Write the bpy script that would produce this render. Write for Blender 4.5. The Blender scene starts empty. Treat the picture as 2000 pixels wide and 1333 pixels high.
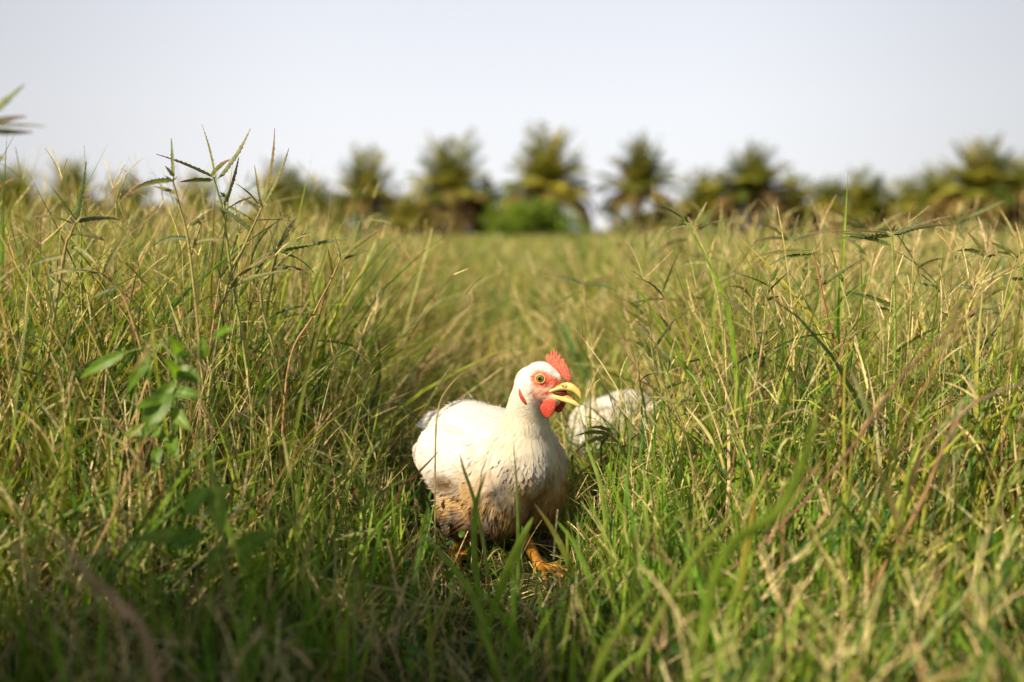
import bpy, bmesh, math, random
import numpy as np
from mathutils import Vector, Matrix
from mathutils.bvhtree import BVHTree
R = math.radians
rng = np.random.default_rng(7)
random.seed(7)
S = bpy.context.scene
C = S.collection

# ------------------------------------------------------------------ camera
CAM_H = 0.53
FOC = 1944.0                      # focal length in pixels of the 2000 px frame
PITCH = math.atan((666.5 - 450) / FOC)
cam = bpy.data.cameras.new('camera')
cam.lens = 35; cam.sensor_width = 36; cam.clip_start = 0.02; cam.clip_end = 3000
cam.dof.use_dof = True; cam.dof.focus_distance = 1.475; cam.dof.aperture_fstop = 1.9
camo = bpy.data.objects.new('camera', cam); C.objects.link(camo)
camo.location = (0, 0, CAM_H); camo.rotation_euler = (math.pi / 2 - PITCH, 0, 0)
S.camera = camo
CR = Matrix.Rotation(math.pi / 2 - PITCH, 3, 'X')


def at(px, py, Y):
    d = CR @ Vector(((px - 1000) / FOC, -(py - 666.5) / FOC, -1))
    return Vector((0, 0, CAM_H)) + d * (Y / d.y)


# ------------------------------------------------------------------ sky and sun
SUN_EL, SUN_AZ = R(38), R(-130)      # azimuth measured from +Y towards +X
w = bpy.data.worlds.new("World"); S.world = w; w.use_nodes = True
nt = w.node_tree; N = nt.nodes; L = nt.links
bg = N['Background']
sky = N.new('ShaderNodeTexSky'); sky.sky_type = 'NISHITA'; sky.sun_disc = False
sky.sun_elevation = SUN_EL; sky.sun_rotation = SUN_AZ
sky.dust_density = 2.0; sky.air_density = 1.0
tc = N.new('ShaderNodeTexCoord'); sx = N.new('ShaderNodeSeparateXYZ'); L.new(tc.outputs['Generated'], sx.inputs[0])
ramp = N.new('ShaderNodeValToRGB'); L.new(sx.outputs['Z'], ramp.inputs[0])
e = ramp.color_ramp.elements
e[0].position = 0.0; e[0].color = (9.0, 9.05, 9.3, 1)
e[1].position = 1.0; e[1].color = (1.3, 1.6, 2.4, 1)
for p_, c_ in ((0.12, (8.7, 8.8, 9.15, 1)), (0.24, (7.7, 7.9, 8.6, 1)), (0.5, (2.6, 3.0, 4.0, 1))):
    k_ = ramp.color_ramp.elements.new(p_); k_.color = c_
mx = N.new('ShaderNodeMix'); mx.data_type = 'RGBA'; mx.inputs[0].default_value = 0.9
L.new(sky.outputs[0], mx.inputs[6]); L.new(ramp.outputs[0], mx.inputs[7])
# lens falloff painted into the sky colour: dimmer towards both sides
hz = N.new('ShaderNodeMath'); hz.operation = 'ABSOLUTE'; L.new(sx.outputs['X'], hz.inputs[0])
mr = N.new('ShaderNodeMapRange'); L.new(hz.outputs[0], mr.inputs[0])
mr.inputs[1].default_value = 0.15; mr.inputs[2].default_value = 0.6; mr.inputs[3].default_value = 1.0; mr.inputs[4].default_value = 0.70
mr.interpolation_type = 'SMOOTHSTEP'
mu = N.new('ShaderNodeVectorMath'); mu.operation = 'SCALE'
L.new(mx.outputs[2], mu.inputs[0]); L.new(mr.outputs[0], mu.inputs['Scale'])
L.new(mu.outputs[0], bg.inputs[0]); bg.inputs[1].default_value = 0.0625
sun = bpy.data.lights.new('sun', 'SUN'); sun.energy = 4.8; sun.angle = R(1.5); sun.color = (1.0, 0.86, 0.64)
suno = bpy.data.objects.new('sun', sun); C.objects.link(suno)
sd = Vector((math.sin(SUN_AZ) * math.cos(SUN_EL), math.cos(SUN_AZ) * math.cos(SUN_EL), math.sin(SUN_EL)))
suno.rotation_euler = sd.to_track_quat('Z', 'Y').to_euler()
S.view_settings.view_transform = 'Standard'; S.view_settings.look = 'None'
S.view_settings.exposure = 0.84; S.view_settings.gamma = 1.0
S.cycles.max_bounces = 6; S.cycles.transmission_bounces = 3; S.cycles.diffuse_bounces = 3; S.cycles.glossy_bounces = 2


# ------------------------------------------------------------------ helpers
def link(o, parent=None):
    C.objects.link(o)
    if parent: o.parent = parent
    return o


def tag(o, label=None, cat=None, group=None, kind=None):
    if label: o['label'] = label
    if cat: o['category'] = cat
    if group: o['group'] = group
    if kind: o['kind'] = kind
    return o


def empty(name, loc, rz=0.0):
    o = bpy.data.objects.new(name, None); o.empty_display_size = 0.05
    o.location = loc; o.rotation_euler = (0, 0, rz)
    return link(o)


def np_mesh(name, V, F, mat, col=None, parent=None, smooth=True):
    """V (n,3) float, F (m,k) int with k 3 or 4, col (n,3)"""
    me = bpy.data.meshes.new(name)
    V = np.ascontiguousarray(V, dtype=np.float32); F = np.ascontiguousarray(F, dtype=np.int32)
    me.vertices.add(len(V)); me.vertices.foreach_set('co', V.ravel())
    k = F.shape[1]
    me.loops.add(F.size); me.loops.foreach_set('vertex_index', F.ravel())
    me.polygons.add(len(F)); me.polygons.foreach_set('loop_start', np.arange(0, F.size, k, dtype=np.int32))
    me.polygons.foreach_set('loop_total', np.full(len(F), k, dtype=np.int32))
    if smooth: me.polygons.foreach_set('use_smooth', np.ones(len(F), dtype=bool))
    me.update(calc_edges=True)
    if col is not None:
        a = me.color_attributes.new('Col', 'FLOAT_COLOR', 'POINT')
        c4 = np.ones((len(V), 4), dtype=np.float32); c4[:, :3] = col
        a.data.foreach_set('color', c4.ravel())
    me.materials.append(mat)
    return link(bpy.data.objects.new(name, me), parent)


class Acc:
    """collects vertex/face arrays that become one mesh"""
    def __init__(s): s.V = []; s.F = []; s.K = []; s.n = 0
    def add(s, V, F, K):
        s.V.append(V); s.F.append(F + s.n); s.K.append(K); s.n += len(V)
    def build(s, name, mat, parent=None):
        return np_mesh(name, np.concatenate(s.V), np.concatenate(s.F), mat, np.concatenate(s.K), parent)


def bm_obj(name, bm, mat, parent=None, smooth=True):
    me = bpy.data.meshes.new(name); bm.to_mesh(me); bm.free()
    if smooth: me.polygons.foreach_set('use_smooth', np.ones(len(me.polygons), dtype=bool))
    me.materials.append(mat)
    return link(bpy.data.objects.new(name, me), parent)


def smooth(a, b, x):
    t = np.clip((x - a) / (b - a), 0, 1)
    return t * t * (3 - 2 * t)


def hash3(i, j, k, seed):
    h = (i * 374761393 + j * 668265263 + k * 2147483647 + seed * 974711) & 0xffffffff
    h = ((h ^ (h >> 13)) * 1274126177) & 0xffffffff
    return ((h ^ (h >> 16)) & 0xffff) / 65535.0


def noise(P, scale, seed=1):
    Q = np.asarray(P, dtype=float) * scale
    I = np.floor(Q).astype(np.int64); f = Q - I; f = f * f * (3 - 2 * f)
    out = 0
    for a in (0, 1):
        for b in (0, 1):
            for c in (0, 1):
                wgt = (f[:, 0] if a else 1 - f[:, 0]) * (f[:, 1] if b else 1 - f[:, 1]) * (f[:, 2] if c else 1 - f[:, 2])
                out = out + wgt * hash3(I[:, 0] + a, I[:, 1] + b, I[:, 2] + c, seed)
    return out


def nrm(v):
    return v / np.maximum(np.linalg.norm(v, axis=-1, keepdims=True), 1e-9)


# ------------------------------------------------------------------ materials
def mat_leaf(name, transl=0.4, rough=0.55, spec=0.25, noise_scale=60.0, amt=0.35, bump=0.0):
    m = bpy.data.materials.new(name); m.use_nodes = True
    n = m.node_tree.nodes; l = m.node_tree.links; n.clear()
    out = n.new('ShaderNodeOutputMaterial'); at_ = n.new('ShaderNodeAttribute'); at_.attribute_name = 'Col'
    tcn = n.new('ShaderNodeTexCoord'); nz = n.new('ShaderNodeTexNoise'); nz.inputs['Scale'].default_value = noise_scale
    nz.inputs['Detail'].default_value = 3
    l.new(tcn.outputs['Object'], nz.inputs['Vector'])
    mrn = n.new('ShaderNodeMapRange'); l.new(nz.outputs[0], mrn.inputs[0])
    mrn.inputs[1].default_value = 0.3; mrn.inputs[2].default_value = 0.7
    mrn.inputs[3].default_value = 1 - amt; mrn.inputs[4].default_value = 1 + amt
    sc = n.new('ShaderNodeVectorMath'); sc.operation = 'SCALE'
    l.new(at_.outputs['Color'], sc.inputs[0]); l.new(mrn.outputs[0], sc.inputs['Scale'])
    p = n.new('ShaderNodeBsdfPrincipled'); l.new(sc.outputs[0], p.inputs['Base Color'])
    p.inputs['Roughness'].default_value = rough; p.inputs['Specular IOR Level'].default_value = spec
    if bump:
        b = n.new('ShaderNodeBump'); b.inputs['Strength'].default_value = bump; b.inputs['Distance'].default_value = 0.001
        l.new(nz.outputs[0], b.inputs['Height']); l.new(b.outputs[0], p.inputs['Normal'])
    if transl > 0:
        t = n.new('ShaderNodeBsdfTranslucent')
        tm = n.new('ShaderNodeVectorMath'); tm.operation = 'MULTIPLY'; tm.inputs[1].default_value = (1.0, 0.97, 0.9) if name == 'plumage' else (1.25, 1.2, 0.7)
        l.new(sc.outputs[0], tm.inputs[0]); l.new(tm.outputs[0], t.inputs['Color'])
        mxs = n.new('ShaderNodeMixShader'); mxs.inputs[0].default_value = transl
        l.new(p.outputs[0], mxs.inputs[1]); l.new(t.outputs[0], mxs.inputs[2]); l.new(mxs.outputs[0], out.inputs[0])
    else:
        l.new(p.outputs[0], out.inputs[0])
    return m


def mat_noise(name, c1, c2, scale, rough=0.6, spec=0.3, bump=0.0, bdist=0.001, detail=4, sss=0.0, coat=0.0):
    m = bpy.data.materials.new(name); m.use_nodes = True
    n = m.node_tree.nodes; l = m.node_tree.links; p = n['Principled BSDF']
    tcn = n.new('ShaderNodeTexCoord'); nz = n.new('ShaderNodeTexNoise'); nz.inputs['Scale'].default_value = scale
    nz.inputs['Detail'].default_value = detail
    l.new(tcn.outputs['Object'], nz.inputs['Vector'])
    r = n.new('ShaderNodeValToRGB'); l.new(nz.outputs[0], r.inputs[0])
    r.color_ramp.elements[0].position = 0.35; r.color_ramp.elements[0].color = (*c1, 1)
    r.color_ramp.elements[1].position = 0.65; r.color_ramp.elements[1].color = (*c2, 1)
    l.new(r.outputs[0], p.inputs['Base Color'])
    p.inputs['Roughness'].default_value = rough; p.inputs['Specular IOR Level'].default_value = spec
    if sss:
        p.inputs['Subsurface Weight'].default_value = sss; p.inputs['Subsurface Radius'].default_value = (0.006, 0.002, 0.001)
        p.inputs['Subsurface Scale'].default_value = 1.0
    if coat: p.inputs['Coat Weight'].default_value = coat
    if bump:
        b = n.new('ShaderNodeBump'); b.inputs['Strength'].default_value = bump; b.inputs['Distance'].default_value = bdist
        l.new(nz.outputs[0], b.inputs['Height']); l.new(b.outputs[0], p.inputs['Normal'])
    return m


M = dict(
    blade=mat_leaf('grass_blade', 0.42, 0.5, 0.3, 45, 0.3),
    straw=mat_leaf('dry_straw', 0.2, 0.6, 0.25, 80, 0.35),
    leaf=mat_leaf('weed_leaf', 0.28, 0.55, 0.3, 220, 0.35, 0.4),
    broad=mat_leaf('broad_leaf', 0.5, 0.45, 0.35, 90, 0.22, 0.3),
    stem=mat_leaf('weed_stem', 0.0, 0.6, 0.3, 120, 0.3, 0.3),
    palm=mat_leaf('palm_frond', 0.35, 0.5, 0.3, 1.5, 0.3),
    bark=mat_noise('palm_bark', (0.09, 0.05, 0.03), (0.2, 0.13, 0.08), 9, 0.9, 0.1, 0.6, 0.03),
    soil=mat_noise('soil', (0.035, 0.028, 0.014), (0.09, 0.075, 0.035), 14, 0.95, 0.1, 0.5, 0.01, 8),
    plume=mat_leaf('plumage', 0.3, 0.85, 0.1, 400, 0.05),
    skin=mat_leaf('feathered_skin', 0.0, 0.75, 0.15, 500, 0.12, 0.6),
    comb=mat_noise('comb_skin', (0.38, 0.045, 0.022), (0.64, 0.19, 0.11), 420, 0.55, 0.4, 1.0, 0.0015, 3, 0.12),
    wattle=mat_noise('wattle_skin', (0.34, 0.018, 0.010), (0.52, 0.07, 0.035), 420, 0.5, 0.4, 1.0, 0.0012, 3, 0.1),
    beak=mat_noise('beak_horn', (0.66, 0.38, 0.07), (0.80, 0.60, 0.24), 70, 0.33, 0.5, 0.08, 0.0005, 3, 0.05),
    mouth=mat_noise('mouth_lining', (0.05, 0.006, 0.003), (0.10, 0.014, 0.006), 200, 0.5, 0.3),
    tongue=mat_noise('tongue_flesh', (0.6, 0.2, 0.09), (0.7, 0.3, 0.12), 200, 0.4, 0.4),
    shank=mat_noise('shank_scales', (0.42, 0.17, 0.02), (0.62, 0.3, 0.04), 260, 0.55, 0.35, 0.8, 0.0012),
    claw=mat_noise('claw_horn', (0.2, 0.12, 0.05), (0.35, 0.24, 0.12), 100, 0.4, 0.4),
    lid=mat_noise('eyelid', (0.55, 0.26, 0.06), (0.70, 0.42, 0.14), 500, 0.45, 0.35, 0.5, 0.0004),
)
me_ = bpy.data.materials.new('eyeball'); me_.use_nodes = True
n_ = me_.node_tree.nodes; l_ = me_.node_tree.links; p_ = n_['Principled BSDF']
a_ = n_.new('ShaderNodeAttribute'); a_.attribute_name = 'Col'; l_.new(a_.outputs['Color'], p_.inputs['Base Color'])
p_.inputs['Roughness'].default_value = 0.06; p_.inputs['Specular IOR Level'].default_value = 0.7; p_.inputs['Coat Weight'].default_value = 0.6
M['eye'] = me_

# ------------------------------------------------------------------ ground
def ground_z(x, y):
    x = np.asarray(x, float); y = np.asarray(y, float)
    far = smooth(2.0, 9.0, np.hypot(x, y))
    return 0.012 * np.sin(x * 5.1 + 1) * np.cos(y * 4.3) + 0.03 * far * np.sin(x * 0.7 + 2) * np.sin(y * 0.55)

gx = np.concatenate([-np.geomspace(600, 4, 26), np.linspace(-3.6, 3.6, 60), np.geomspace(4, 600, 26)])
gy = np.concatenate([-np.geomspace(600, 2.4, 22), np.linspace(-2, 9, 80), np.geomspace(9.6, 1500, 34)])
GX, GY = np.meshgrid(gx, gy)
GZ = ground_z(GX, GY) * (np.hypot(GX, GY) < 90)
V = np.stack([GX, GY, GZ], -1).reshape(-1, 3)
nx_, ny_ = len(gx), len(gy)
idx = np.arange(nx_ * ny_).reshape(ny_, nx_)
F = np.stack([idx[:-1, :-1], idx[:-1, 1:], idx[1:, 1:], idx[1:, :-1]], -1).reshape(-1, 4)
tag(np_mesh('ground', V, F, M['soil']), kind='structure')

# far meadow turf is a coat of grass colour over the soil
# ------------------------------------------------------------------ chicken pose (needed to keep the grass out of the bodies)
CH1 = Vector((-0.035, 1.57, 0.0)); YAW1 = R(-50)       # local +X is where the breast points
CH2 = Vector((0.224, 2.06, 0.0)); YAW2 = R(243)


def inside_any(P):
    """P (n,3): true where a point lies within a chicken"""
    out = np.zeros(len(P), bool)
    for c, yaw, hp in ((CH1, YAW1, 1), (CH2, YAW2, 0)):
        d = P - np.array(c); ca, sa = math.cos(yaw), math.sin(yaw)
        lx = d[:, 0] * ca + d[:, 1] * sa; ly = -d[:, 0] * sa + d[:, 1] * ca; lz = d[:, 2]
        out |= ((lx + 0.01) / 0.150) ** 2 + (ly / 0.112) ** 2 + ((lz - 0.155) / 0.112) ** 2 < 1
        if hp:
            out |= ((lx - 0.10) / 0.085) ** 2 + (ly / 0.075) ** 2 + ((lz - 0.26) / 0.11) ** 2 < 1
    h = np.array(at(1062, 752, 1.47))
    out |= ((P - h) ** 2 / np.array([0.08, 0.05, 0.065]) ** 2).sum(1) < 1
    return out


def canopy(x, y):
    lb = smooth(-0.13, -0.46, x) * smooth(0.95, 1.42, y) * (0.38 - 0.12 * smooth(1.9, 5, y))
    rb = smooth(0.06, 0.46, x) * smooth(0.95, 1.5, y) * 0.27
    base = 0.185 + 0.055 * smooth(1.9, 3.0, y) + 0.08 * smooth(3.0, 8.0, y)
    hh = base + np.maximum(lb, rb) * (1 - 0.75 * smooth(2.5, 9, y))
    # the trodden run that leads up the field behind the bird
    run = np.exp(-((x + 0.10 + 0.06 * (y - 1.5)) / (0.14 + 0.05 * y)) ** 2) * smooth(5.5, 1.6, y)
    hh = hh * (1 - 0.25 * run)
    # the flattened patch the bird stands in, opened towards the viewer
    flat = np.exp(-((x + 0.005) / 0.16) ** 2) * smooth(1.75, 1.5, y)
    return hh * (1 - 0.5 * flat)


GREENS = np.array([(0.13, 0.23, 0.022), (0.20, 0.30, 0.025), (0.09, 0.18, 0.022), (0.29, 0.34, 0.035), (0.065, 0.155, 0.04), (0.37, 0.38, 0.06)])
DRY = np.array([(0.52, 0.41, 0.17), (0.62, 0.52, 0.28), (0.38, 0.25, 0.10), (0.48, 0.46, 0.18), (0.58, 0.42, 0.24), (0.30, 0.16, 0.08)])


def curve_pts(base, Ln, az, th0, kap, Sg, kink=0.0, pw=1.4):
    n = len(base); t = (np.arange(Sg) + 0.5) / Sg
    th = th0[:, None] + kap[:, None] * t[None] ** pw
    a = np.repeat(az[:, None], Sg, 1)
    if kink:
        jump = rng.normal(0, kink, (n, Sg)) * (rng.random((n, Sg)) < 0.35)
        th = th + np.cumsum(jump, 1); a = a + np.cumsum(rng.normal(0, kink * 1.3, (n, Sg)) * (rng.random((n, Sg)) < 0.35), 1)
    D = np.stack([np.sin(th) * np.cos(a), np.sin(th) * np.sin(a), np.cos(th)], -1)
    P = np.concatenate([base[:, None], base[:, None] + np.cumsum(D * (Ln / Sg)[:, None, None], 1)], 1)
    return P, D


def ribbon(acc, P, Wd, prof, col, tip=None, fold=False, twist=None):
    """ribbons along P (n,S+1,3); Wd (n,), prof (S+1,) or (n,S+1)"""
    n, s1, _ = P.shape
    T = np.empty_like(P); T[:, 1:-1] = P[:, 2:] - P[:, :-2]; T[:, 0] = P[:, 1] - P[:, 0]; T[:, -1] = P[:, -1] - P[:, -2]
    T = nrm(T)
    if twist is None: twist = rng.uniform(0, math.pi, n)
    ref = np.stack([np.cos(twist), np.sin(twist), np.zeros(n)], -1)[:, None].repeat(s1, 1)
    side = nrm(ref - (ref * T).sum(-1, keepdims=True) * T)
    prof = np.broadcast_to(prof, (n, s1))
    hw = (Wd[:, None] * prof * 0.5)[..., None]
    K0 = np.broadcast_to(col[:, None], (n, s1, 3))
    if tip is not None:
        tt = np.linspace(0, 1, s1)[None, :, None] ** 3
        K0 = K0 * (1 - tt) + tip[:, None] * tt
    if fold:
        nr = np.cross(side, T)
        X = np.stack([P - side * hw, P + nr * hw * 0.35, P + side * hw], 2); k = 3
    else:
        X = np.stack([P - side * hw, P + side * hw], 2); k = 2
    V_ = X.reshape(-1, 3); K = np.repeat(K0[:, :, None], k, 2).reshape(-1, 3)
    base = (np.arange(n) * s1 * k)[:, None, None] + (np.arange(s1 - 1) * k)[None, :, None]
    quads = []
    for j in range(k - 1):
        quads.append(np.stack([base[..., 0] + j, base[..., 0] + j + 1, base[..., 0] + j + 1 + k, base[..., 0] + j + k], -1).reshape(-1, 4))
    acc.add(V_, np.concatenate(quads), K)


def pick(pal, n, p=None):
    i = rng.choice(len(pal), n, p=p)
    return pal[i] * rng.uniform(0.8, 1.2, (n, 1)) * rng.uniform(0.93, 1.07, (n, 3))


def wedge_ok(P):
    """keeps the trodden ground before the birds open: thins blades that would stand between them and the viewer"""
    c, s_ = math.cos(PITCH), math.sin(PITCH)
    x, y, z = P[..., 0], np.maximum(P[..., 1], 0.05), P[..., 2] - CAM_H
    dep = y * c - z * s_; up = y * s_ + z * c
    px = 1000 + FOC * x / dep; py = 666.5 - FOC * up / dep
    bad = np.zeros(len(P), bool)
    for x0, x1, y0, y1, Y, keep in ((832, 1098, 700, 960, 1.48, 0.03), (850, 1090, 955, 1035, 1.48, 0.12), (1000, 1082, 1030, 1146, 1.55, 0.6), (880, 1110, 1030, 1120, 1.5, 0.3),
                                    (985, 1142, 672, 832, 1.62, 0.0), (1142, 1180, 700, 800, 1.5, .3), (1040, 1200, 560, 700, 1.5, .15)):
        hit = ((px > x0) & (px < x1) & (py > y0) & (py < y1) & (y < Y)).any(1)
        bad |= hit & (rng.random(len(P)) > keep)
    # made-up gap in the grass towards the sun, keeping blade shadows off the bird
    for c0, rad in (((-0.03, 1.56, 0.19), 0.115), ((0.045, 1.47, 0.31), 0.07)):
        d = P - np.array(c0); al = (d * np.array(sd)).sum(-1)
        dist = np.linalg.norm(d - al[..., None] * np.array(sd), axis=-1)
        bad |= ((dist < rad) & (al > 0)).any(1) & (rng.random(len(P)) > 0.04)
    return ~bad


def sample_xy(n, y0, y1, power=1.0, mx=0.45, slope=0.6):
    u = rng.random(n)
    if power == 0: y = y0 * (y1 / y0) ** u
    else: y = (y0 ** power + u * (y1 ** power - y0 ** power)) ** (1 / power)
    x = rng.uniform(-1, 1, n) * (slope * y + mx)
    return x, y


t9 = np.linspace(0, 1, 8)
PB = np.clip(0.55 + 0.9 * t9, 0, 1) * (1 - t9 ** 2.2); PB[-1] = 0.02


def grass_patch(acc, n, y0, y1, wmin, wmax, Sg, power, lscale=(0.35, 1.1), mx=0.45, fold=False, clump=True, dryp=0.12, hmul=1.0, up=0.0):
    x, y = sample_xy(n, y0, y1, power, mx)
    if clump:
        m = max(n // 9, 1); cx = x[:m]; cy = y[:m]; k = rng.integers(0, m, n)
        sp = 0.008 + 0.010 * y
        x = cx[k] + rng.normal(0, 1, n) * sp; y = cy[k] + rng.normal(0, 1, n) * sp
    patchy = noise(np.stack([x, y, 0 * x], -1), 2.2, 3)
    H = canopy(x, y) * (0.78 + 0.5 * patchy) * hmul
    Ln = H * rng.uniform(lscale[0], lscale[1], n) * 1.08
    az = rng.uniform(0, 2 * math.pi, n); az = np.where(rng.random(n) < 0.3, rng.normal(0.3, 0.7, n), az)
    th0 = np.abs(rng.normal(0.06, 0.36, n)); kap = np.abs(rng.normal(0.3, 0.55, n)) + (rng.random(n) < 0.2) * 0.9
    base = np.stack([x, y, ground_z(x, y) - 0.004], -1)
    if up:
        base[:, 2] += H * rng.uniform(0.05, up, n); th0 = np.abs(rng.normal(0.75, 0.3, n)); Ln = rng.uniform(0.05, 0.16, n); kap = rng.normal(0.35, 0.5, n)
    P, D = curve_pts(base, Ln, az, th0, kap, Sg, kink=0.15 if fold else 0.06)
    ok = wedge_ok(P)
    ok &= P[:, :, 2].max(1) < H * 1.12 + 0.01
    ins = inside_any(P.reshape(-1, 3)).reshape(n, -1).any(1); ok &= ~ins
    P = P[ok]; n = len(P)
    W_ = rng.uniform(wmin, wmax, n) * (0.6 + 0.8 * np.minimum(Ln[ok] / 0.3, 1))
    g = pick(GREENS, n); d = pick(DRY, n); isd = (rng.random((n, 1)) < dryp)
    warm = (noise(P[:, 0] * [1, 1, 0], 1.1, 9)[:, None] - 0.5)
    g = g * (1 + warm * np.array([0.6, 0.15, 0.2]))
    col = np.where(isd, d, g); tipc = np.where(rng.random((n, 1)) < 0.2, d, col)
    s = np.linspace(0, 1, Sg + 1)
    prof = np.interp(s, t9, PB)
    ribbon(acc, P, W_, prof, col, tipc, fold)


def straw_patch(acc, n, y0, y1, Sg, power, wid=(0.0011, 0.0024), hs=(0.45, 1.08), green=0.4, spikes=True, mx=0.45, lean=0.48, wmul=1.0):
    x, y = sample_xy(n, y0, y1, power, mx)
    H = canopy(x, y); Ln = H * rng.uniform(hs[0], hs[1], n)
    az = rng.uniform(0, 2 * math.pi, n)
    th0 = np.abs(rng.normal(0.1, lean, n)); kap = rng.normal(0.12, 0.3, n)
    base = np.stack([x, y, ground_z(x, y) - 0.004 + rng.random(n) ** 4 * H * 0.3], -1)
    P, D = curve_pts(base, Ln, az, th0, kap, Sg, kink=0.16)
    ok = wedge_ok(P) & ~inside_any(P.reshape(-1, 3)).reshape(n, -1).any(1)
    ok &= (P[:, :, 2].max(1) < H * 1.08 + 0.02) | ((rng.random(n) < 0.3) & (x > 0.2) & (P[:, :, 2].max(1) < 0.64)) | (rng.random(n) < 0.004)
    P = P[ok]; D = D[ok]; n = len(P); Ln = Ln[ok]
    gcol = pick(np.array([(0.30, 0.34, 0.09), (0.22, 0.28, 0.07), (0.40, 0.38, 0.13)]), n)
    col = np.where(rng.random((n, 1)) < green, gcol, pick(DRY, n))
    W_ = rng.uniform(wid[0], wid[1], n) * wmul
    ribbon(acc, P, W_, np.linspace(1, 0.7, Sg + 1), col)
    if not spikes: return
    # fingers of seed at the tip of some of the culms
    sel = np.where(rng.random(n) < 0.5)[0]
    for f in range(4):
        s_ = sel[rng.random(len(sel)) < (0.95 if f < 3 else 0.5)]
        if not len(s_): continue
        b = P[s_, -1]; d0 = D[s_, -1]
        az2 = rng.uniform(0, 2 * math.pi, len(s_))
        th = np.arccos(np.clip(d0[:, 2], -1, 1)) * 0.5 + np.abs(rng.normal(0.35, 0.22, len(s_)))
        ln = rng.uniform(0.03, 0.075, len(s_))
        Q, _ = curve_pts(b, ln, az2, th, rng.normal(0.25, 0.25, len(s_)), 12, pw=1.2)
        zig = np.where(np.arange(13) % 2 == 0, 1.45, 0.75) * np.linspace(1.0, 0.6, 13)
        ok2 = wedge_ok(Q) & ~inside_any(Q.reshape(-1, 3)).reshape(len(Q), -1).any(1)
        ribbon(acc, Q[ok2], np.full(ok2.sum(), 0.0017) * wmul, zig, (col[s_] * 0.5 + pick(DRY, len(s_)) * 0.6)[ok2])


# ------------------------------------------------------------------ grass of the field (uncountable)
GQ = 1.0
a = Acc()
grass_patch(a, int(15000 * GQ), 0.35, 3.2, 0.0028, 0.006, 7, 1.6, fold=True, mx=0.5, up=0.75, dryp=0.12)
grass_patch(a, int(19000 * GQ), 0.35, 3.2, 0.0034, 0.0088, 7, 1.6, fold=True, mx=0.5, dryp=0.07)
grass_patch(a, int(11000 * GQ), 0.35, 3.0, 0.002, 0.004, 6, 1.6, lscale=(0.15, 0.5), dryp=0.18, mx=0.5)
# a screen of blades before the second bird
n_ = 150
x_, y_ = rng.uniform(.11, .31, n_), rng.uniform(1.62, 1.86, n_)
P_, _ = curve_pts(np.stack([x_, y_, 0 * x_ - .004], -1), rng.uniform(.14, .31, n_), rng.uniform(0, 6.283, n_), np.abs(rng.normal(.05, .22, n_)), np.abs(rng.normal(.2, .5, n_)), 7, kink=.12)
ok_ = wedge_ok(P_) & ~inside_any(P_.reshape(-1, 3)).reshape(n_, -1).any(1); P_ = P_[ok_]
ribbon(a, P_, rng.uniform(.0025, .0075, len(P_)), np.interp(np.linspace(0, 1, 8), t9, PB), pick(GREENS, len(P_)), fold=True)
# tufts of broad fresh blades, thickest right of the birds
for n_, xa, xb, ya, yb in ((420, .13, .50, 1.12, 1.5), (150, -.36, -.13, 1.15, 1.5), (220, -.5, .55, .85, 1.1)):
    m_ = n_ // 6; cx_, cy_ = rng.uniform(xa, xb, m_), rng.uniform(ya, yb, m_); k_ = rng.integers(0, m_, n_)
    x_ = cx_[k_] + rng.normal(0, .012, n_); y_ = cy_[k_] + rng.normal(0, .012, n_)
    P_, _ = curve_pts(np.stack([x_, y_, 0 * x_ - .004], -1), rng.uniform(.12, .27, n_), rng.uniform(0, 6.283, n_), np.abs(rng.normal(.05, .2, n_)), np.abs(rng.normal(.15, .5, n_)), 8, kink=.06)
    ok_ = wedge_ok(P_) & ~inside_any(P_.reshape(-1, 3)).reshape(n_, -1).any(1); P_ = P_[ok_]
    ribbon(a, P_, rng.uniform(.006, .0105, len(P_)), np.interp(np.linspace(0, 1, 9), t9, PB), pick(np.array([(0.19, 0.33, 0.03), (0.14, 0.27, 0.03), (0.27, 0.37, 0.05)]), len(P_)), fold=True)
tag(a.build('green_grass', M['blade']), 'tall green grass blades standing around the white chicken', 'grass', kind='stuff')
a = Acc()
grass_patch(a, int(60000 * GQ), 3.0, 9.0, 0.004, 0.009, 5, 1.4, lscale=(0.5, 1.12), dryp=0.14)
grass_patch(a, int(80000 * GQ), 8.5, 70.0, 0.014, 0.04, 3, 0.7, lscale=(0.6, 1.15), dryp=0.2, clump=False)
tag(a.build('meadow_grass', M['blade']), 'yellowish green meadow grass running back to the palms', 'grass', kind='stuff')
a = Acc()
straw_patch(a, int(8500 * GQ), 0.45, 3.2, 9, 1.6, mx=0.4)
straw_patch(a, int(2800 * GQ), 0.5, 3.0, 9, 1.6, wid=(0.0014, 0.0026), hs=(0.8, 1.3), green=0.15, mx=0.4, lean=0.95)
straw_patch(a, int(11000 * GQ), 3.0, 14, 6, 1.0, mx=0.4, wmul=2.4)
# litter lying low in the sward
nl = 1500
bx_, by_ = rng.uniform(-.3, .3, nl), rng.uniform(1.0, 1.75, nl)
Q_, _ = curve_pts(np.stack([bx_, by_, ground_z(bx_, by_) + rng.uniform(0, .012, nl)], -1), rng.uniform(.03, .12, nl), rng.uniform(0, 6.283, nl), rng.normal(1.45, .12, nl), rng.normal(.1, .25, nl), 6, kink=.15)
ribbon(a, Q_, rng.uniform(.001, .0035, nl), np.linspace(1, .6, 7), pick(np.concatenate([DRY * .7, GREENS * .7]), nl))
straw_patch(a, int(6000 * GQ), 0.4, 2.6, 7, 1.6, hs=(0.4, 0.9), green=0.15, spikes=False, lean=1.2)
tag(a.build('dry_grass_stems', M['straw']), 'thin straw coloured grass stems with fingered seed spikes', 'dry grass', kind='stuff')

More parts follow.
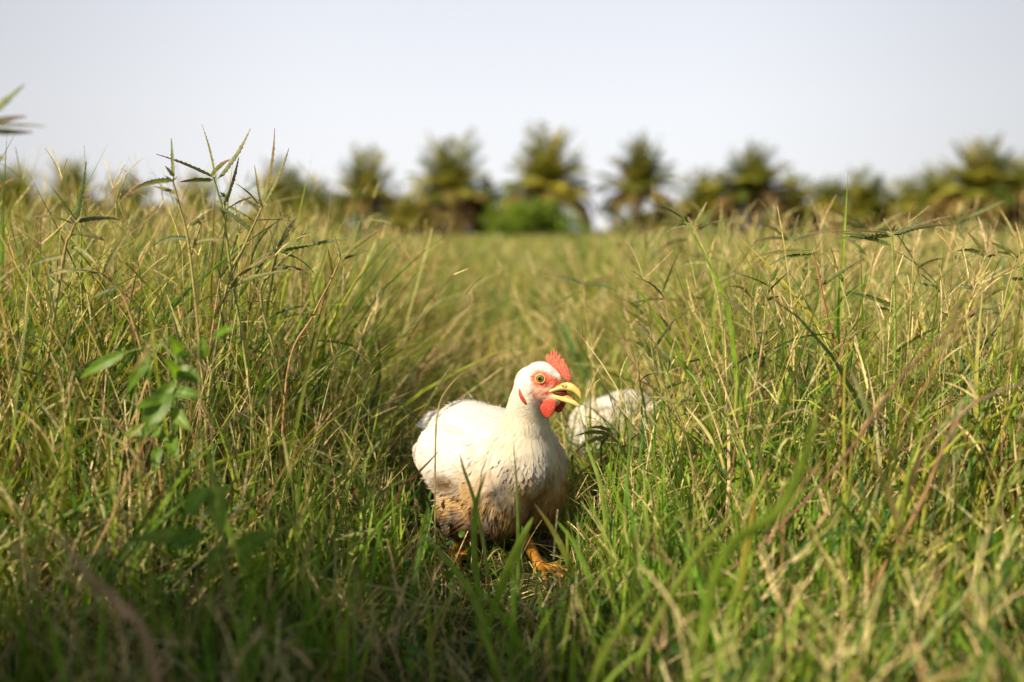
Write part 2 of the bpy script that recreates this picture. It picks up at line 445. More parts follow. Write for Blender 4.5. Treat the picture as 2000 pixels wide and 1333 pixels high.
# ------------------------------------------------------------------ chicken
def ellipsoid(bm, c, r, rot=None, seg=28, ring=18):
    m = Matrix.Translation(c) @ (rot.to_4x4() if rot is not None else Matrix()) @ Matrix.Diagonal((*r, 1))
    bmesh.ops.create_uvsphere(bm, u_segments=seg, v_segments=ring, radius=1, matrix=m)


def loft(bm, secs, nseg=20, cap=True):
    """secs: list of (centre, axis1, axis2) rings"""
    rings = []
    for c, a1, a2 in secs:
        rings.append([bm.verts.new(c + a1 * math.cos(2 * math.pi * i / nseg) + a2 * math.sin(2 * math.pi * i / nseg)) for i in range(nseg)])
    for r0, r1 in zip(rings, rings[1:]):
        for i in range(nseg):
            bm.faces.new((r0[i], r0[(i + 1) % nseg], r1[(i + 1) % nseg], r1[i]))
    if cap:
        bm.faces.new(rings[0][::-1]); bm.faces.new(rings[-1])


def remeshed(bm, voxel, it=5):
    bmesh.ops.recalc_face_normals(bm, faces=bm.faces)
    me = bpy.data.meshes.new('tmp'); bm.to_mesh(me); bm.free()
    o = bpy.data.objects.new('tmp', me); C.objects.link(o)
    r = o.modifiers.new('r', 'REMESH'); r.mode = 'VOXEL'; r.voxel_size = voxel
    s = o.modifiers.new('s', 'SMOOTH'); s.iterations = it; s.factor = 0.6
    dg = bpy.context.evaluated_depsgraph_get()
    out = bpy.data.meshes.new_from_object(o.evaluated_get(dg))
    bpy.data.objects.remove(o); bpy.data.meshes.remove(me)
    n = len(out.vertices); V_ = np.empty(n * 3, np.float32); out.vertices.foreach_get('co', V_); V_ = V_.reshape(-1, 3)
    out.calc_loop_triangles(); T_ = np.empty(len(out.loop_triangles) * 3, np.int32); out.loop_triangles.foreach_get('vertices', T_)
    bpy.data.meshes.remove(out)
    return V_.astype(float), T_.reshape(-1, 3)


FLIP = -1
MMPX = 0.762        # millimetres per photograph pixel at the bird's head


def build_chicken(root, head_o, head_yaw, head_pitch, neck, quality=1.0, legs=None, dirt=1.0):
    """root: Empty on the ground; head_o: head origin in root space; neck: list of (point, radius)"""
    HM = Matrix.Translation(head_o) @ Matrix.Rotation(head_yaw, 4, 'Z') @ Matrix.Rotation(head_pitch, 4, 'Y')
    cy, sy = math.cos(R(26)), math.sin(R(26))

    def hp(px, py, v=0.0):
        """profile pixel + lateral mm (left positive) -> head space metres"""
        u = ((px - 1050) * MMPX - v * sy) / cy
        return Vector((u, v, -(py - 748) * MMPX)) / 1000

    def H(p): return HM @ Vector(p)
    bm = bmesh.new()
    # trunk
    ellipsoid(bm, (-0.015, 0, 0.163), (0.142, 0.100, 0.094), Matrix.Rotation(R(-6), 3, 'Y'))
    ellipsoid(bm, (-0.05, 0, 0.175), (0.115, 0.086, 0.083), Matrix.Rotation(R(10), 3, 'Y'))
    for s in (-1, 1):
        ellipsoid(bm, (0.068, s * 0.044, 0.148), (0.078, 0.062, 0.088), Matrix.Rotation(R(-12), 3, 'Y'))   # breast muscle
        ellipsoid(bm, (-0.015, s * 0.080, 0.168), (0.105, 0.032, 0.062), Matrix.Rotation(R(8), 3, 'Y'))    # folded wing
        ellipsoid(bm, (0.045, s * 0.078, 0.175), (0.05, 0.030, 0.05))                                      # shoulder
        ellipsoid(bm, (-0.005, s * 0.062, 0.100), (0.062, 0.042, 0.06))                                    # thigh
        ellipsoid(bm, (0.012, s * 0.058, 0.062), (0.028, 0.024, 0.04))
    ellipsoid(bm, (-0.15, 0, 0.200), (0.045, 0.036, 0.026), Matrix.Rotation(R(24), 3, 'Y'))
    ellipsoid(bm, (0.03, 0, 0.11), (0.08, 0.06, 0.05))
    bmesh.ops.transform(bm, matrix=Matrix.Translation((0, 0, 0.155)) @ Matrix.Diagonal((0.83, 0.84, 0.95, 1)) @ Matrix.Translation((0, 0, -0.160)), verts=bm.verts)
    # neck
    pts = [(Vector(p), r) for p, r in neck]
    for (p0, r0), (p1, r1) in zip(pts, pts[1:]):
        for k in range(6):
            t = k / 6; ellipsoid(bm, p0.lerp(p1, t), [(r0 + (r1 - r0) * t)] * 3, seg=20, ring=14)
    body_parts = len(bm.verts)
    # head
    rot = HM.to_3x3()
    for c, r, ang in (((0.006, 0, 0.008), (0.029, 0.0175, 0.024), 0), ((0.019, 0, 0.004), (0.020, 0.0125, 0.017), 12),
                      ((0.027, 0, 0.009), (0.013, 0.0095, 0.012), 30), ((0.004, 0, -0.010), (0.025, 0.017, 0.020), 0), ((-0.012, 0, -0.004), (0.024, 0.019, 0.028), 0),
                      ((0.020, 0, -0.020), (0.018, 0.011, 0.013), 20)):
        ellipsoid(bm, H(c), r, rot @ Matrix.Rotation(R(ang), 3, 'Y'))
    V_, T_ = remeshed(bm, 0.0026, 5)
    HI = np.array(HM.inverted())

    def head_px(P):
        q = P @ HI[:3, :3].T + HI[:3, 3]
        v = -np.abs(q[:, 1])
        px = 1050 + (q[:, 0] * cy + v * sy) * 1000 / MMPX; py = 748 - q[:, 2] * 1000 / MMPX
        near = np.linalg.norm(q - np.array([0.01, 0, 0]), axis=1) < 0.062
        return px, py, near, q

    def ell(px, py, cx, cy_, rx, ry, ang=0.0, soft=0.35):
        ca, sa = math.cos(ang), math.sin(ang); dx, dy = px - cx, py - cy_
        d = np.sqrt(((dx * ca + dy * sa) / rx) ** 2 + ((-dx * sa + dy * ca) / ry) ** 2)
        return 1 - smooth(1 - soft, 1 + soft * 0.4, d)

    def colour(P):
        z = P[:, 2]; x = P[:, 0]; y = P[:, 1]
        n1 = noise(P, 55, 4); n2 = noise(P, 160, 5); n3 = noise(P, 18, 8)
        base = np.tile(np.array([0.80, 0.775, 0.73]), (len(P), 1)) * (0.96 + 0.06 * n2)[:, None]
        # yellowish down of the lower neck
        nk = smooth(0.05, 0.10, x) * smooth(0.17, 0.22, z) * smooth(0.325, 0.27, z)
        base *= 1 - (nk * (0.35 + 0.4 * n3))[:, None] * np.array([0.06, 0.16, 0.42])
        # mud: low on the breast and belly
        lvl = 0.122 + 0.035 * smooth(-0.02, 0.10, x) + 0.045 * (n3 - 0.5) + 0.02 * (n1 - 0.5)
        mud = smooth(lvl + 0.062, lvl - 0.045, z + 0.03 * (n2 - 0.5) + 0.03 * (n1 - 0.5)) * smooth(-0.20, 0.03, x)
        mud = np.clip(mud * (0.65 + 0.75 * n1), 0, 1) * dirt
        tan = np.array([0.50, 0.33, 0.15]); dark = np.array([0.17, 0.085, 0.03])
        dk = smooth(0.115, 0.06, z + 0.05 * (n1 - 0.5))[:, None]
        mcol = tan * (1 - dk) + dark * dk
        base = base * (1 - mud[:, None]) + mcol * mud[:, None]
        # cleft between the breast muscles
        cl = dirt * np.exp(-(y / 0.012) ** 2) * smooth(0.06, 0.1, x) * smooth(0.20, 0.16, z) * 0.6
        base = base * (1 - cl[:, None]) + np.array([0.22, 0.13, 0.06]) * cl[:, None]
        # muddy patch on the right wing
        pt = np.exp(-(((x + 0.00) / 0.028) ** 2 + ((z - 0.138) / 0.014) ** 2)) * (y < -0.05)
        pt = np.clip(pt * (0.5 + 1.1 * n1) * 1.3, 0, 1)[:, None]
        base = base * (1 - pt) + np.array([0.16, 0.09, 0.035]) * pt
        # bare face
        px, py, near, q = head_px(P)
        red = np.array([0.66, 0.10, 0.045]); pink = np.array([0.72, 0.34, 0.22])
        st = noise(np.stack([q[:, 0] + q[:, 2] * 0.6, q[:, 1], q[:, 2] * 4], -1), 260, 6)
        mp = np.maximum(ell(px, py, 1062, 765, 30, 22), ell(px, py, 1078, 748, 26, 20)) * near * (0.5 + 0.6 * st)
        base = base * (1 - mp[:, None]) + pink * mp[:, None]
        mr_ = np.maximum.reduce([ell(px, py, 1054, 737, 22, 19), 0.8 * ell(px, py, 1078, 740, 17, 10, 0.5),
                                 0.8 * ell(px, py, 1068, 764, 10, 5, -0.3), 0.8 * ell(px, py, 1081, 747, 5, 5)]) * near
        mr_ = mr_ * (0.72 + 0.4 * st)
        base = base * (1 - mr_[:, None]) + red * mr_[:, None]
        return base

    body = np_mesh('body', V_, T_, M['skin'], colour(V_), root)
    bvh = BVHTree.FromPolygons([Vector(v) for v in V_], T_.tolist())

    # ---- plumage: overlapping feathers lying over the skin
    tri = V_[T_]; cr = np.cross(tri[:, 1] - tri[:, 0], tri[:, 2] - tri[:, 0]); area = np.linalg.norm(cr, axis=1) / 2
    FN = nrm(cr)
    if ((tri.mean(1) - V_.mean(0)) * FN).sum(1).mean() < 0: FN = -FN
    npts = int(30000 * quality)
    wgt = area * (1 + 2.2 * smooth(0.19, 0.26, tri[:, :, 2].mean(1)))
    ti = rng.choice(len(T_), npts, p=wgt / wgt.sum())
    b = rng.random((npts, 2)); fl = b.sum(1) > 1; b[fl] = 1 - b[fl]
    P = tri[ti, 0] + (tri[ti, 1] - tri[ti, 0]) * b[:, :1] + (tri[ti, 2] - tri[ti, 0]) * b[:, 1:]
    # smooth normals from vertices
    VN = np.zeros_like(V_)
    for k in range(3): np.add.at(VN, T_[:, k], FN * area[:, None])
    VN = nrm(VN)
    Nn = nrm(VN[T_[ti, 0]] * (1 - b.sum(1))[:, None] + VN[T_[ti, 1]] * b[:, :1] + VN[T_[ti, 2]] * b[:, 1:])
    px, py, near, q = head_px(P)
    z = P[:, 2]; x = P[:, 0]
    neckw = smooth(0.20, 0.25, z) * (x > 0.0)
    # direction of lie
    D = np.stack([-1 + 0 * x, 0 * x, -0.35 + 0 * x], -1) * (1 - neckw)[:, None] + np.array([-0.35, 0, -1.0]) * neckw[:, None]
    front = smooth(0.03, 0.11, x) * (1 - neckw)
    D = D * (1 - front)[:, None] + (np.array([-0.35, 0, -1.0]) + 0 * D) * front[:, None]
    hd = -np.array(HM.to_3x3() @ Vector((1, 0, 0.45)))
    D = np.where(near[:, None], hd, D)
    D = D + rng.normal(0, 0.16, D.shape)
    D = nrm(D - (D * Nn).sum(1, keepdims=True) * Nn)
    ln = np.where(near, rng.uniform(0.0035, 0.007, npts), np.where(neckw > 0.5, rng.uniform(0.010, 0.017, npts), rng.uniform(0.011, 0.022, npts)))
    wd = np.where(near, 0.0012, np.where(neckw > 0.5, 0.0030, ln * rng.uniform(0.28, 0.45, npts)))
    fuzz = rng.random(npts) < 0.07
    wd = np.where(fuzz, 0.0007, wd)
    low = (z < 0.13) & (rng.random(npts) < 0.92)            # matted, muddy strands on the belly
    ln = np.where(low, rng.uniform(0.014, 0.026, npts), ln); wd = np.where(low, rng.uniform(0.0012, 0.003, npts), wd)
    bare = (np.maximum.reduce([ell(px, py, 1054, 737, 21, 18), ell(px, py, 1082, 745, 26, 18), ell(px, py, 1024, 773, 8, 17, -0.45)]) > 0.25) & near
    thin = near & (ell(px, py, 1064, 768, 28, 20) > 0.3) & (rng.random(npts) < 0.55)
    bare = bare & (rng.random(npts) < 0.8)
    keep = ~(bare | thin) & (z > 0.045)
    fuzz = fuzz[keep]
    P, D, Nn, ln, wd, low, near_, nkk = P[keep], D[keep], Nn[keep], ln[keep], wd[keep], low[keep], near[keep], neckw[keep]
    n = len(P); Sg = 4; t = np.linspace(0, 1, Sg + 1)
    lift = np.where(near_, 0.10, np.where(low, 0.08, 0.015))[:, None] + rng.normal(0, 0.018, (n, 1))
    lift = np.where(fuzz[:, None], rng.uniform(.1, .45, (n, 1)), lift)
    curl = rng.normal(-0.05, 0.045, (n, 1))
    off = np.where(near_, 0.0002, 0.0008)[:, None]
    ctr = P[:, None] + Nn[:, None] * off[:, None] + D[:, None] * (ln[:, None] * t)[..., None] + Nn[:, None] * ((lift * t + curl * t * t) * ln[:, None])[..., None]
    side = np.cross(D, Nn)
    prof = np.array([0.35, 0.9, 1.0, 0.8, 0.18])
    hw = (wd[:, None] * prof * 0.5)[..., None]
    X = np.stack([ctr - side[:, None] * hw, ctr + Nn[:, None] * hw * 0.18, ctr + side[:, None] * hw], 2)
    K = colour(P + D * (ln * 0.3)[:, None]) * rng.uniform(0.93, 1.05, (n, 1))
    K = np.clip(K * np.where(low[:, None], rng.uniform(0.6, 1.35, (n, 1)), 1), 0, 0.86)
    base_i = (np.arange(n) * (Sg + 1) * 3)[:, None] + (np.arange(Sg) * 3)[None]
    Q = [np.stack([base_i + j, base_i + j + 3, base_i + j + 4, base_i + j + 1], -1).reshape(-1, 4)[:, ::FLIP] for j in (0, 1)]
    po = np_mesh('plumage', X.reshape(-1, 3), np.concatenate(Q), M['plume'], np.repeat(K, (Sg + 1) * 3, 0), root)
    gn = np.empty(len(po.data.vertices) * 3); po.data.vertices.foreach_get('normal', gn); gn = gn.reshape(-1, 3)
    bn = np.repeat(Nn, (Sg + 1) * 3, 0); gn *= np.sign((gn * bn).sum(1, keepdims=True) + 1e-9)
    kk = np.repeat(np.where(low, 0.5, 0.10), (Sg + 1) * 3)[:, None]
    cn = nrm(bn * (1 - kk) + gn * kk)
    po.data.normals_split_custom_set_from_vertices(cn.astype(np.float32))

    # ---- wings' long feathers and the stub of a tail
    def quill(acc, p, d, nv, l_, w_, col, bend=0.0):
        d = d.normalized(); nv = (nv - d * nv.dot(d)).normalized(); sd_ = d.cross(nv); rows = []
        tt = np.linspace(0, 1, 9)
        pr = np.array([0.3, 0.75, 0.95, 1, 1, 0.95, 0.85, 0.6, 0.15])
        for t_, pv in zip(tt, pr):
            c = p + d * l_ * t_ - nv * bend * l_ * t_ * t_
            for s_, up in ((-1, 0), (0, 0.03), (1, 0)):
                rows.append(c + sd_ * (s_ * w_ * 0.5 * pv) + nv * (up * w_ * pv))
        Fq = [[r * 3 + j, r * 3 + j + 1, r * 3 + j + 4, r * 3 + j + 3] for r in range(8) for j in (0, 1)]
        acc.add(np.array([list(v) for v in rows]), np.array(Fq), np.tile(np.array(col), (27, 1)))
    for s in (-1, 1):
        ac = Acc()
        for k in range(6):
            f = k / 5
            hit = bvh.find_nearest(Vector((-0.045 - 0.02 * f, s * 0.105, 0.190 - 0.05 * f)))
            quill(ac, hit[0] - hit[1] * 0.002, Vector((-1, -s * 0.22, -0.02 + 0.26 * f)), Vector((0, s, 0.25)), 0.078 - 0.02 * abs(f - .5), 0.015,
                  (0.78 - 0.05 * f, 0.75 - 0.07 * f, 0.70 - 0.10 * f), 0.10)
        ac.build('wing', M['plume'], root)
    ac = Acc()
    for k in range(13):
        f = (k - 6) / 6
        quill(ac, Vector((-0.140, 0.02 * f, 0.195 + 0.012 * (1 - abs(f)))), Vector((-1, 0.5 * f, 0.42 + 0.25 * (1 - abs(f)))), Vector((0.3, 0, 1)), 0.027, 0.019, (0.78, 0.76, 0.72), 0.12)
    ac.build('tail', M['plume'], root)

    # ---- beak, comb, wattles, eyes
    def beakloft(name, rows, mat, exp=0.75):
        bm = bmesh.new(); ns = 20; rings = []
        for u_, wt, wb, hw_ in rows:
            ring = []
            for i in range(ns):
                an = 2 * math.pi * i / ns; c, s_ = math.cos(an), math.sin(an)
                yy = hw_ * math.copysign(abs(c) ** 0.9, c)
                mid, hh = (wt + wb) / 2, (wt - wb) / 2
                # the upper edge is a ridge, the lower edge nearly flat
                zz = mid + hh * (math.copysign(abs(s_) ** 0.8, s_))
                if s_ > 0: yy *= (1 - 0.35 * s_)
                ring.append(bm.verts.new(H(Vector((u_, yy, zz)) / 1000)))
            rings.append(ring)
        for r0, r1 in zip(rings, rings[1:]):
            for i in range(ns): bm.faces.new((r0[i], r0[(i + 1) % ns], r1[(i + 1) % ns], r1[i]))
        bm.faces.new(rings[0]); bm.faces.new(rings[-1][::-1])
        bmesh.ops.recalc_face_normals(bm, faces=bm.faces)
        o = bm_obj(name, bm, mat, root)
        sub = o.modifiers.new('sub', 'SUBSURF'); sub.levels = 1; sub.render_levels = 2
        return o

    def ux(px): return (px - 1050) * MMPX / cy
    def wz(py): return (748 - py) * MMPX
    beakloft('upper_beak', [(ux(1070), wz(757), wz(769), 11.5), (ux(1080), wz(753.5), wz(765.5), 11.4), (ux(1091), wz(747), wz(761.5), 10.2), (ux(1102), wz(743.5), wz(759), 8.6),
                            (ux(1111), wz(743.5), wz(759.5), 7.2), (ux(1119), wz(747), wz(762), 5.8), (ux(1126), wz(753), wz(767), 4.4), (ux(1131), wz(760), wz(773), 3.0), (ux(1133), wz(768), wz(777.5), 1.2)], M['beak'])
    beakloft('lower_beak', [(ux(1070), wz(758), wz(772), 11.0), (ux(1082), wz(763.5), wz(776.5), 10.4), (ux(1094), wz(766.5), wz(780.5), 8.8), (ux(1105), wz(770), wz(783.5), 7.0),
                            (ux(1115), wz(774.5), wz(786), 5.2), (ux(1124), wz(780.5), wz(788.5), 3.2), (ux(1130), wz(786), wz(790.5), 1.1)], M['beak'])
    beakloft('mouth', [(ux(1066), wz(757), wz(769), 8.4), (ux(1084), wz(757), wz(772), 8.4), (ux(1096), wz(756), wz(775), 6.6), (ux(1106), wz(758), wz(779), 2.0)], M['mouth'])
    beakloft('tongue', [(ux(1084), wz(765), wz(770), 4.0), (ux(1097), wz(766), wz(773), 4.6), (ux(1110), wz(769.5), wz(778), 4.0), (ux(1119), wz(776), wz(782), 1.8)], M['tongue'])
    for s in (-1, 1):      # nostril flap
        bm = bmesh.new()
        ellipsoid(bm, H(Vector((ux(1103), s * 7.6, wz(748.5))) / 1000), (0.0052, 0.0018, 0.0034), rot @ Matrix.Rotation(R(18), 3, 'Y'), 16, 10)
        nf = bm_obj('nostril_flap', bm, M['lid'], root)
        bm = bmesh.new()
        ellipsoid(bm, H(Vector((ux(1101.5), s * 9.0, wz(749))) / 1000), (0.0021, 0.0009, 0.0009), rot @ Matrix.Rotation(R(25), 3, 'Y'), 10, 8)
        bm_obj('nostril', bm, M['mouth'], nf)
    outline = [(1072, 712), (1066, 703), (1064, 697), (1065.5, 691), (1069, 687.5), (1071, 692), (1073, 694), (1074, 685), (1076, 682), (1077, 688), (1078.5, 690), (1079.5, 680), (1081, 676.5),
               (1083, 683), (1084, 688), (1085, 682), (1086, 680.5), (1088, 690), (1089.5, 694), (1091, 688), (1093, 687.5), (1095, 696), (1096.5, 699), (1098.5, 695.5), (1101, 703), (1104, 708), (1107, 712),
               (1110, 719), (1113, 728), (1116, 738), (1113, 743), (1104, 741), (1094, 733), (1086, 722), (1079, 716)]
    bm = bmesh.new(); cx_, cy__ = 1088, 716
    fr = []
    for s in (-1, 1):
        ring = [bm.verts.new(H(hp(px_ - 0 * s, py_) + Vector((0, s * 0.0008, 0)))) for px_, py_ in outline]
        inner = []
        for px_, py_ in outline:
            inner.append(bm.verts.new(H(hp(cx_ + (px_ - cx_) * 0.62, cy__ + (py_ - cy__) * 0.62) + Vector((0, s * (0.0034 if py_ > 705 else 0.0026), 0)))))
        c = bm.verts.new(H(hp(cx_, cy__) + Vector((0, s * 0.0040, 0))))
        k = len(outline)
        for i in range(k):
            j = (i + 1) % k
            bm.faces.new((ring[i], ring[j], inner[j], inner[i])); bm.faces.new((inner[i], inner[j], c))
        fr.append(ring)
    for i in range(len(outline)):
        j = (i + 1) % len(outline); bm.faces.new((fr[0][i], fr[0][j], fr[1][j], fr[1][i]))
    bmesh.ops.recalc_face_normals(bm, faces=bm.faces)
    o = bm_obj('comb', bm, M['comb'], root); sb = o.modifiers.new('s', 'SUBSURF'); sb.levels = 1; sb.render_levels = 1
    for s in (-1, 1):
        # wattle: a thin lobe hanging from the jaw
        pxs = [(1068, 776), (1076, 774), (1084, 777), (1086, 784), (1083, 794), (1079, 803), (1075, 811), (1069, 814), (1062, 811), (1056, 803), (1052, 795), (1055, 788), (1061, 781)]
        du = 0 if s < 0 else 0.008
        dz_ = 0 if s < 0 else 0.004
        bm = bmesh.new(); rings = []
        v0 = -10.5
        for off_, sc_ in ((-2.1, 0.55), (-1.3, 0.92), (0, 1.0), (1.3, 0.92), (2.1, 0.55)):
            ring = []
            for a1, b1 in pxs:
                p = hp(1069 + (a1 - 1069) * sc_, 793 + (b1 - 793) * sc_, v0)
                p.y = (v0 + off_ + (b1 - 776) * -0.03) / 1000
                p.y *= -s; p.x += du; p.z += dz_
                ring.append(bm.verts.new(H(p)))
            rings.append(ring)
        k = len(pxs)
        for r0, r1 in zip(rings, rings[1:]):
            for i in range(k): bm.faces.new((r0[i], r0[(i + 1) % k], r1[(i + 1) % k], r1[i]))
        bm.faces.new(rings[0]); bm.faces.new(rings[-1][::-1])
        bmesh.ops.recalc_face_normals(bm, faces=bm.faces)
        o = bm_obj('wattle', bm, M['wattle'], root); sb = o.modifiers.new('s', 'SUBSURF'); sb.levels = 1; sb.render_levels = 2
        # on the skin: ear lobe, eye and lid
        def on_skin(px_, py_):
            q_ = hp(px_, py_, -16.0); q_.y *= -s
            o_ = H(Vector((q_.x, s * 0.06, q_.z))); dr = (H(Vector((q_.x, 0, q_.z))) - o_).normalized()
            h_ = bvh.ray_cast(o_, dr)
            return h_[0], h_[1]
        path = [(on_skin(a1, b1), w1) for a1, b1, w1 in ((1018, 756, 0.8), (1018.5, 762, 2.4), (1020.5, 769, 3.3), (1024, 776, 3.5), (1028, 783, 3.1), (1031, 788, 1.2))]
        path = [(h_[0], h_[1], w1) for h_, w1 in path if h_[0] is not None]
        if len(path) > 2:
            bm = bmesh.new(); secs = []
            for k_, (c_, n__, w1) in enumerate(path):
                d_ = (path[min(k_ + 1, len(path) - 1)][0] - path[max(k_ - 1, 0)][0]).normalized(); sd2 = d_.cross(n__).normalized()
                secs.append((c_ + n__ * 0.0003, sd2 * w1 / 1000, n__ * w1 * 0.55 / 1000))
            loft(bm, secs, 12); bmesh.ops.recalc_face_normals(bm, faces=bm.faces)
            o = bm_obj('ear_lobe', bm, M['wattle'], root); sb = o.modifiers.new('s', 'SUBSURF'); sb.levels = 1; sb.render_levels = 2
        hpt, hn = on_skin(1054, 736)
        if hpt is None: continue
        ax = rot @ Vector((0.22, s * 1.0, 0.10)); ax.normalize()
        ec = hpt - ax * 0.0040
        bm = bmesh.new(); bmesh.ops.create_uvsphere(bm, u_segments=48, v_segments=64, radius=0.0078)
        qr = ax.to_track_quat('Z', 'Y').to_matrix().to_4x4()
        bmesh.ops.transform(bm, matrix=Matrix.Translation(ec) @ qr, verts=bm.verts)
        eo = bm_obj('eye', bm, M['eye'], root)
        vv = np.empty(len(eo.data.vertices) * 3); eo.data.vertices.foreach_get('co', vv); vv = vv.reshape(-1, 3) - np.array(ec)
        axn = np.array(ax); al = vv @ axn; rr = np.linalg.norm(vv - al[:, None] * axn, axis=1) * 1000
        kc = np.tile(np.array([0.19, 0.13, 0.035]), (len(vv), 1)) * (0.8 + 0.5 * noise(vv, 900, 2))[:, None]
        kc[rr < 2.7] = (0.004, 0.004, 0.004); kc[(rr > 5.9)] = (0.06, 0.035, 0.012)
        at2 = eo.data.color_attributes.new('Col', 'FLOAT_COLOR', 'POINT')
        c4 = np.ones((len(vv), 4), np.float32); c4[:, :3] = kc; at2.data.foreach_set('color', c4.ravel())
        # lid ring
        bm = bmesh.new(); rings = []
        for i in range(36):
            an = 2 * math.pi * i / 36; ring = []
            cxr = 0.0067 * (1 + 0.06 * math.cos(2 * an))
            for j in range(10):
                bn = 2 * math.pi * j / 10
                rr_ = cxr + 0.0013 * math.cos(bn)
                ring.append(bm.verts.new(ec + (qr.to_3x3() @ Vector((rr_ * math.cos(an), rr_ * math.sin(an), 0.0040 + 0.0014 * math.sin(bn))))))
            rings.append(ring)
        for i in range(36):
            for j in range(10): bm.faces.new((rings[i][j], rings[(i + 1) % 36][j], rings[(i + 1) % 36][(j + 1) % 10], rings[i][(j + 1) % 10]))
        bmesh.ops.recalc_face_normals(bm, faces=bm.faces)
        bm_obj('eyelid', bm, M['lid'], eo)

    # ---- legs
    def tube(bm, p0, p1, r0, r1, ns=12):
        d = (p1 - p0).normalized(); u_ = d.orthogonal().normalized(); v_ = d.cross(u_)
        loft(bm, [(p0, u_ * r0, v_ * r0), (p0.lerp(p1, .5), u_ * (r0 + r1) * .47, v_ * (r0 + r1) * .47), (p1, u_ * r1, v_ * r1)], ns)
    for foot, hock in legs or ((Vector((0.05, -0.05, 0.012)), Vector((0.01, -0.056, 0.075))), (Vector((-0.012, 0.05, 0.012)), Vector((-0.006, 0.056, 0.075)))):
        bm = bmesh.new()
        tube(bm, hock + Vector((0, 0, 0.01)), foot, 0.0105, 0.0085)
        ellipsoid(bm, hock, (0.0125,) * 3, seg=14, ring=10); ellipsoid(bm, foot, (0.0115,) * 3, seg=14, ring=10)
        tips = []
        for an, l_ in ((0, 0.058), (R(34), 0.047), (R(-34), 0.047), (R(172), 0.022)):
            d = Vector((math.cos(an), math.sin(an), 0))
            k1 = foot + d * l_ * 0.5 + Vector((0, 0, 0.003)); k2 = foot + d * l_ + Vector((0, 0, -0.005))
            tube(bm, foot, k1, 0.0075, 0.006, 10); tube(bm, k1, k2, 0.006, 0.0042, 10)
            ellipsoid(bm, k1, (0.0066,) * 3, seg=12, ring=8); ellipsoid(bm, k2, (0.0046,) * 3, seg=12, ring=8); tips.append((k2, d))
        Vl, Tl = remeshed(bm, 0.0014, 2)
        lg = np_mesh('leg', Vl, Tl, M['shank'], None, root)
        for k2, d in tips:
            bm = bmesh.new(); tube(bm, k2, k2 + d * 0.011 + Vector((0, 0, -0.004)), 0.0032, 0.0006, 8)
            bm_obj('claw', bm, M['claw'], lg)
    return body


c1 = empty('chicken', CH1, YAW1)
tag(c1, 'white broiler chicken with red comb and open yellow beak standing in the grass', 'chicken', 'white chickens in the field')
RI = Matrix.Rotation(-YAW1, 4, 'Z')
hw1 = at(1050, 748, 1.468)
hl = RI @ (hw1 - CH1)
nb = [(RI @ (at(a_, b_, yy) - CH1), r_) for a_, b_, yy, r_ in ((1010, 900, 1.50, 0.062), (1023, 855, 1.495, 0.0425), (1028, 815, 1.487, 0.0325), (1030, 785, 1.479, 0.0275), (1038, 757, 1.472, 0.025))]
f1 = RI @ (at(1056, 1128, 1.49) - CH1); f1.z = 0.012
k1_ = RI @ (at(1022, 1058, 1.505) - CH1)
build_chicken(c1, hl, R(-24) - YAW1, R(0), nb, 1.0, ((Vector((-0.02, -0.052, 0.012)), Vector((-0.012, -0.052, 0.075))), (f1, k1_)))
c2 = empty('chicken', CH2, YAW2); c2.scale = (0.95, 0.98, 0.75)
tag(c2, 'white chicken half hidden in the grass behind the other bird', 'chicken', 'white chickens in the field')
build_chicken(c2, Vector((0.185, 0.01, 0.135)), R(15), R(55), [((0.09, 0, 0.175), 0.058), ((0.125, 0.0, 0.18), 0.042), ((0.155, 0.005, 0.168), 0.031), ((0.178, 0.01, 0.145), 0.025)], 0.6, None, 0.35)

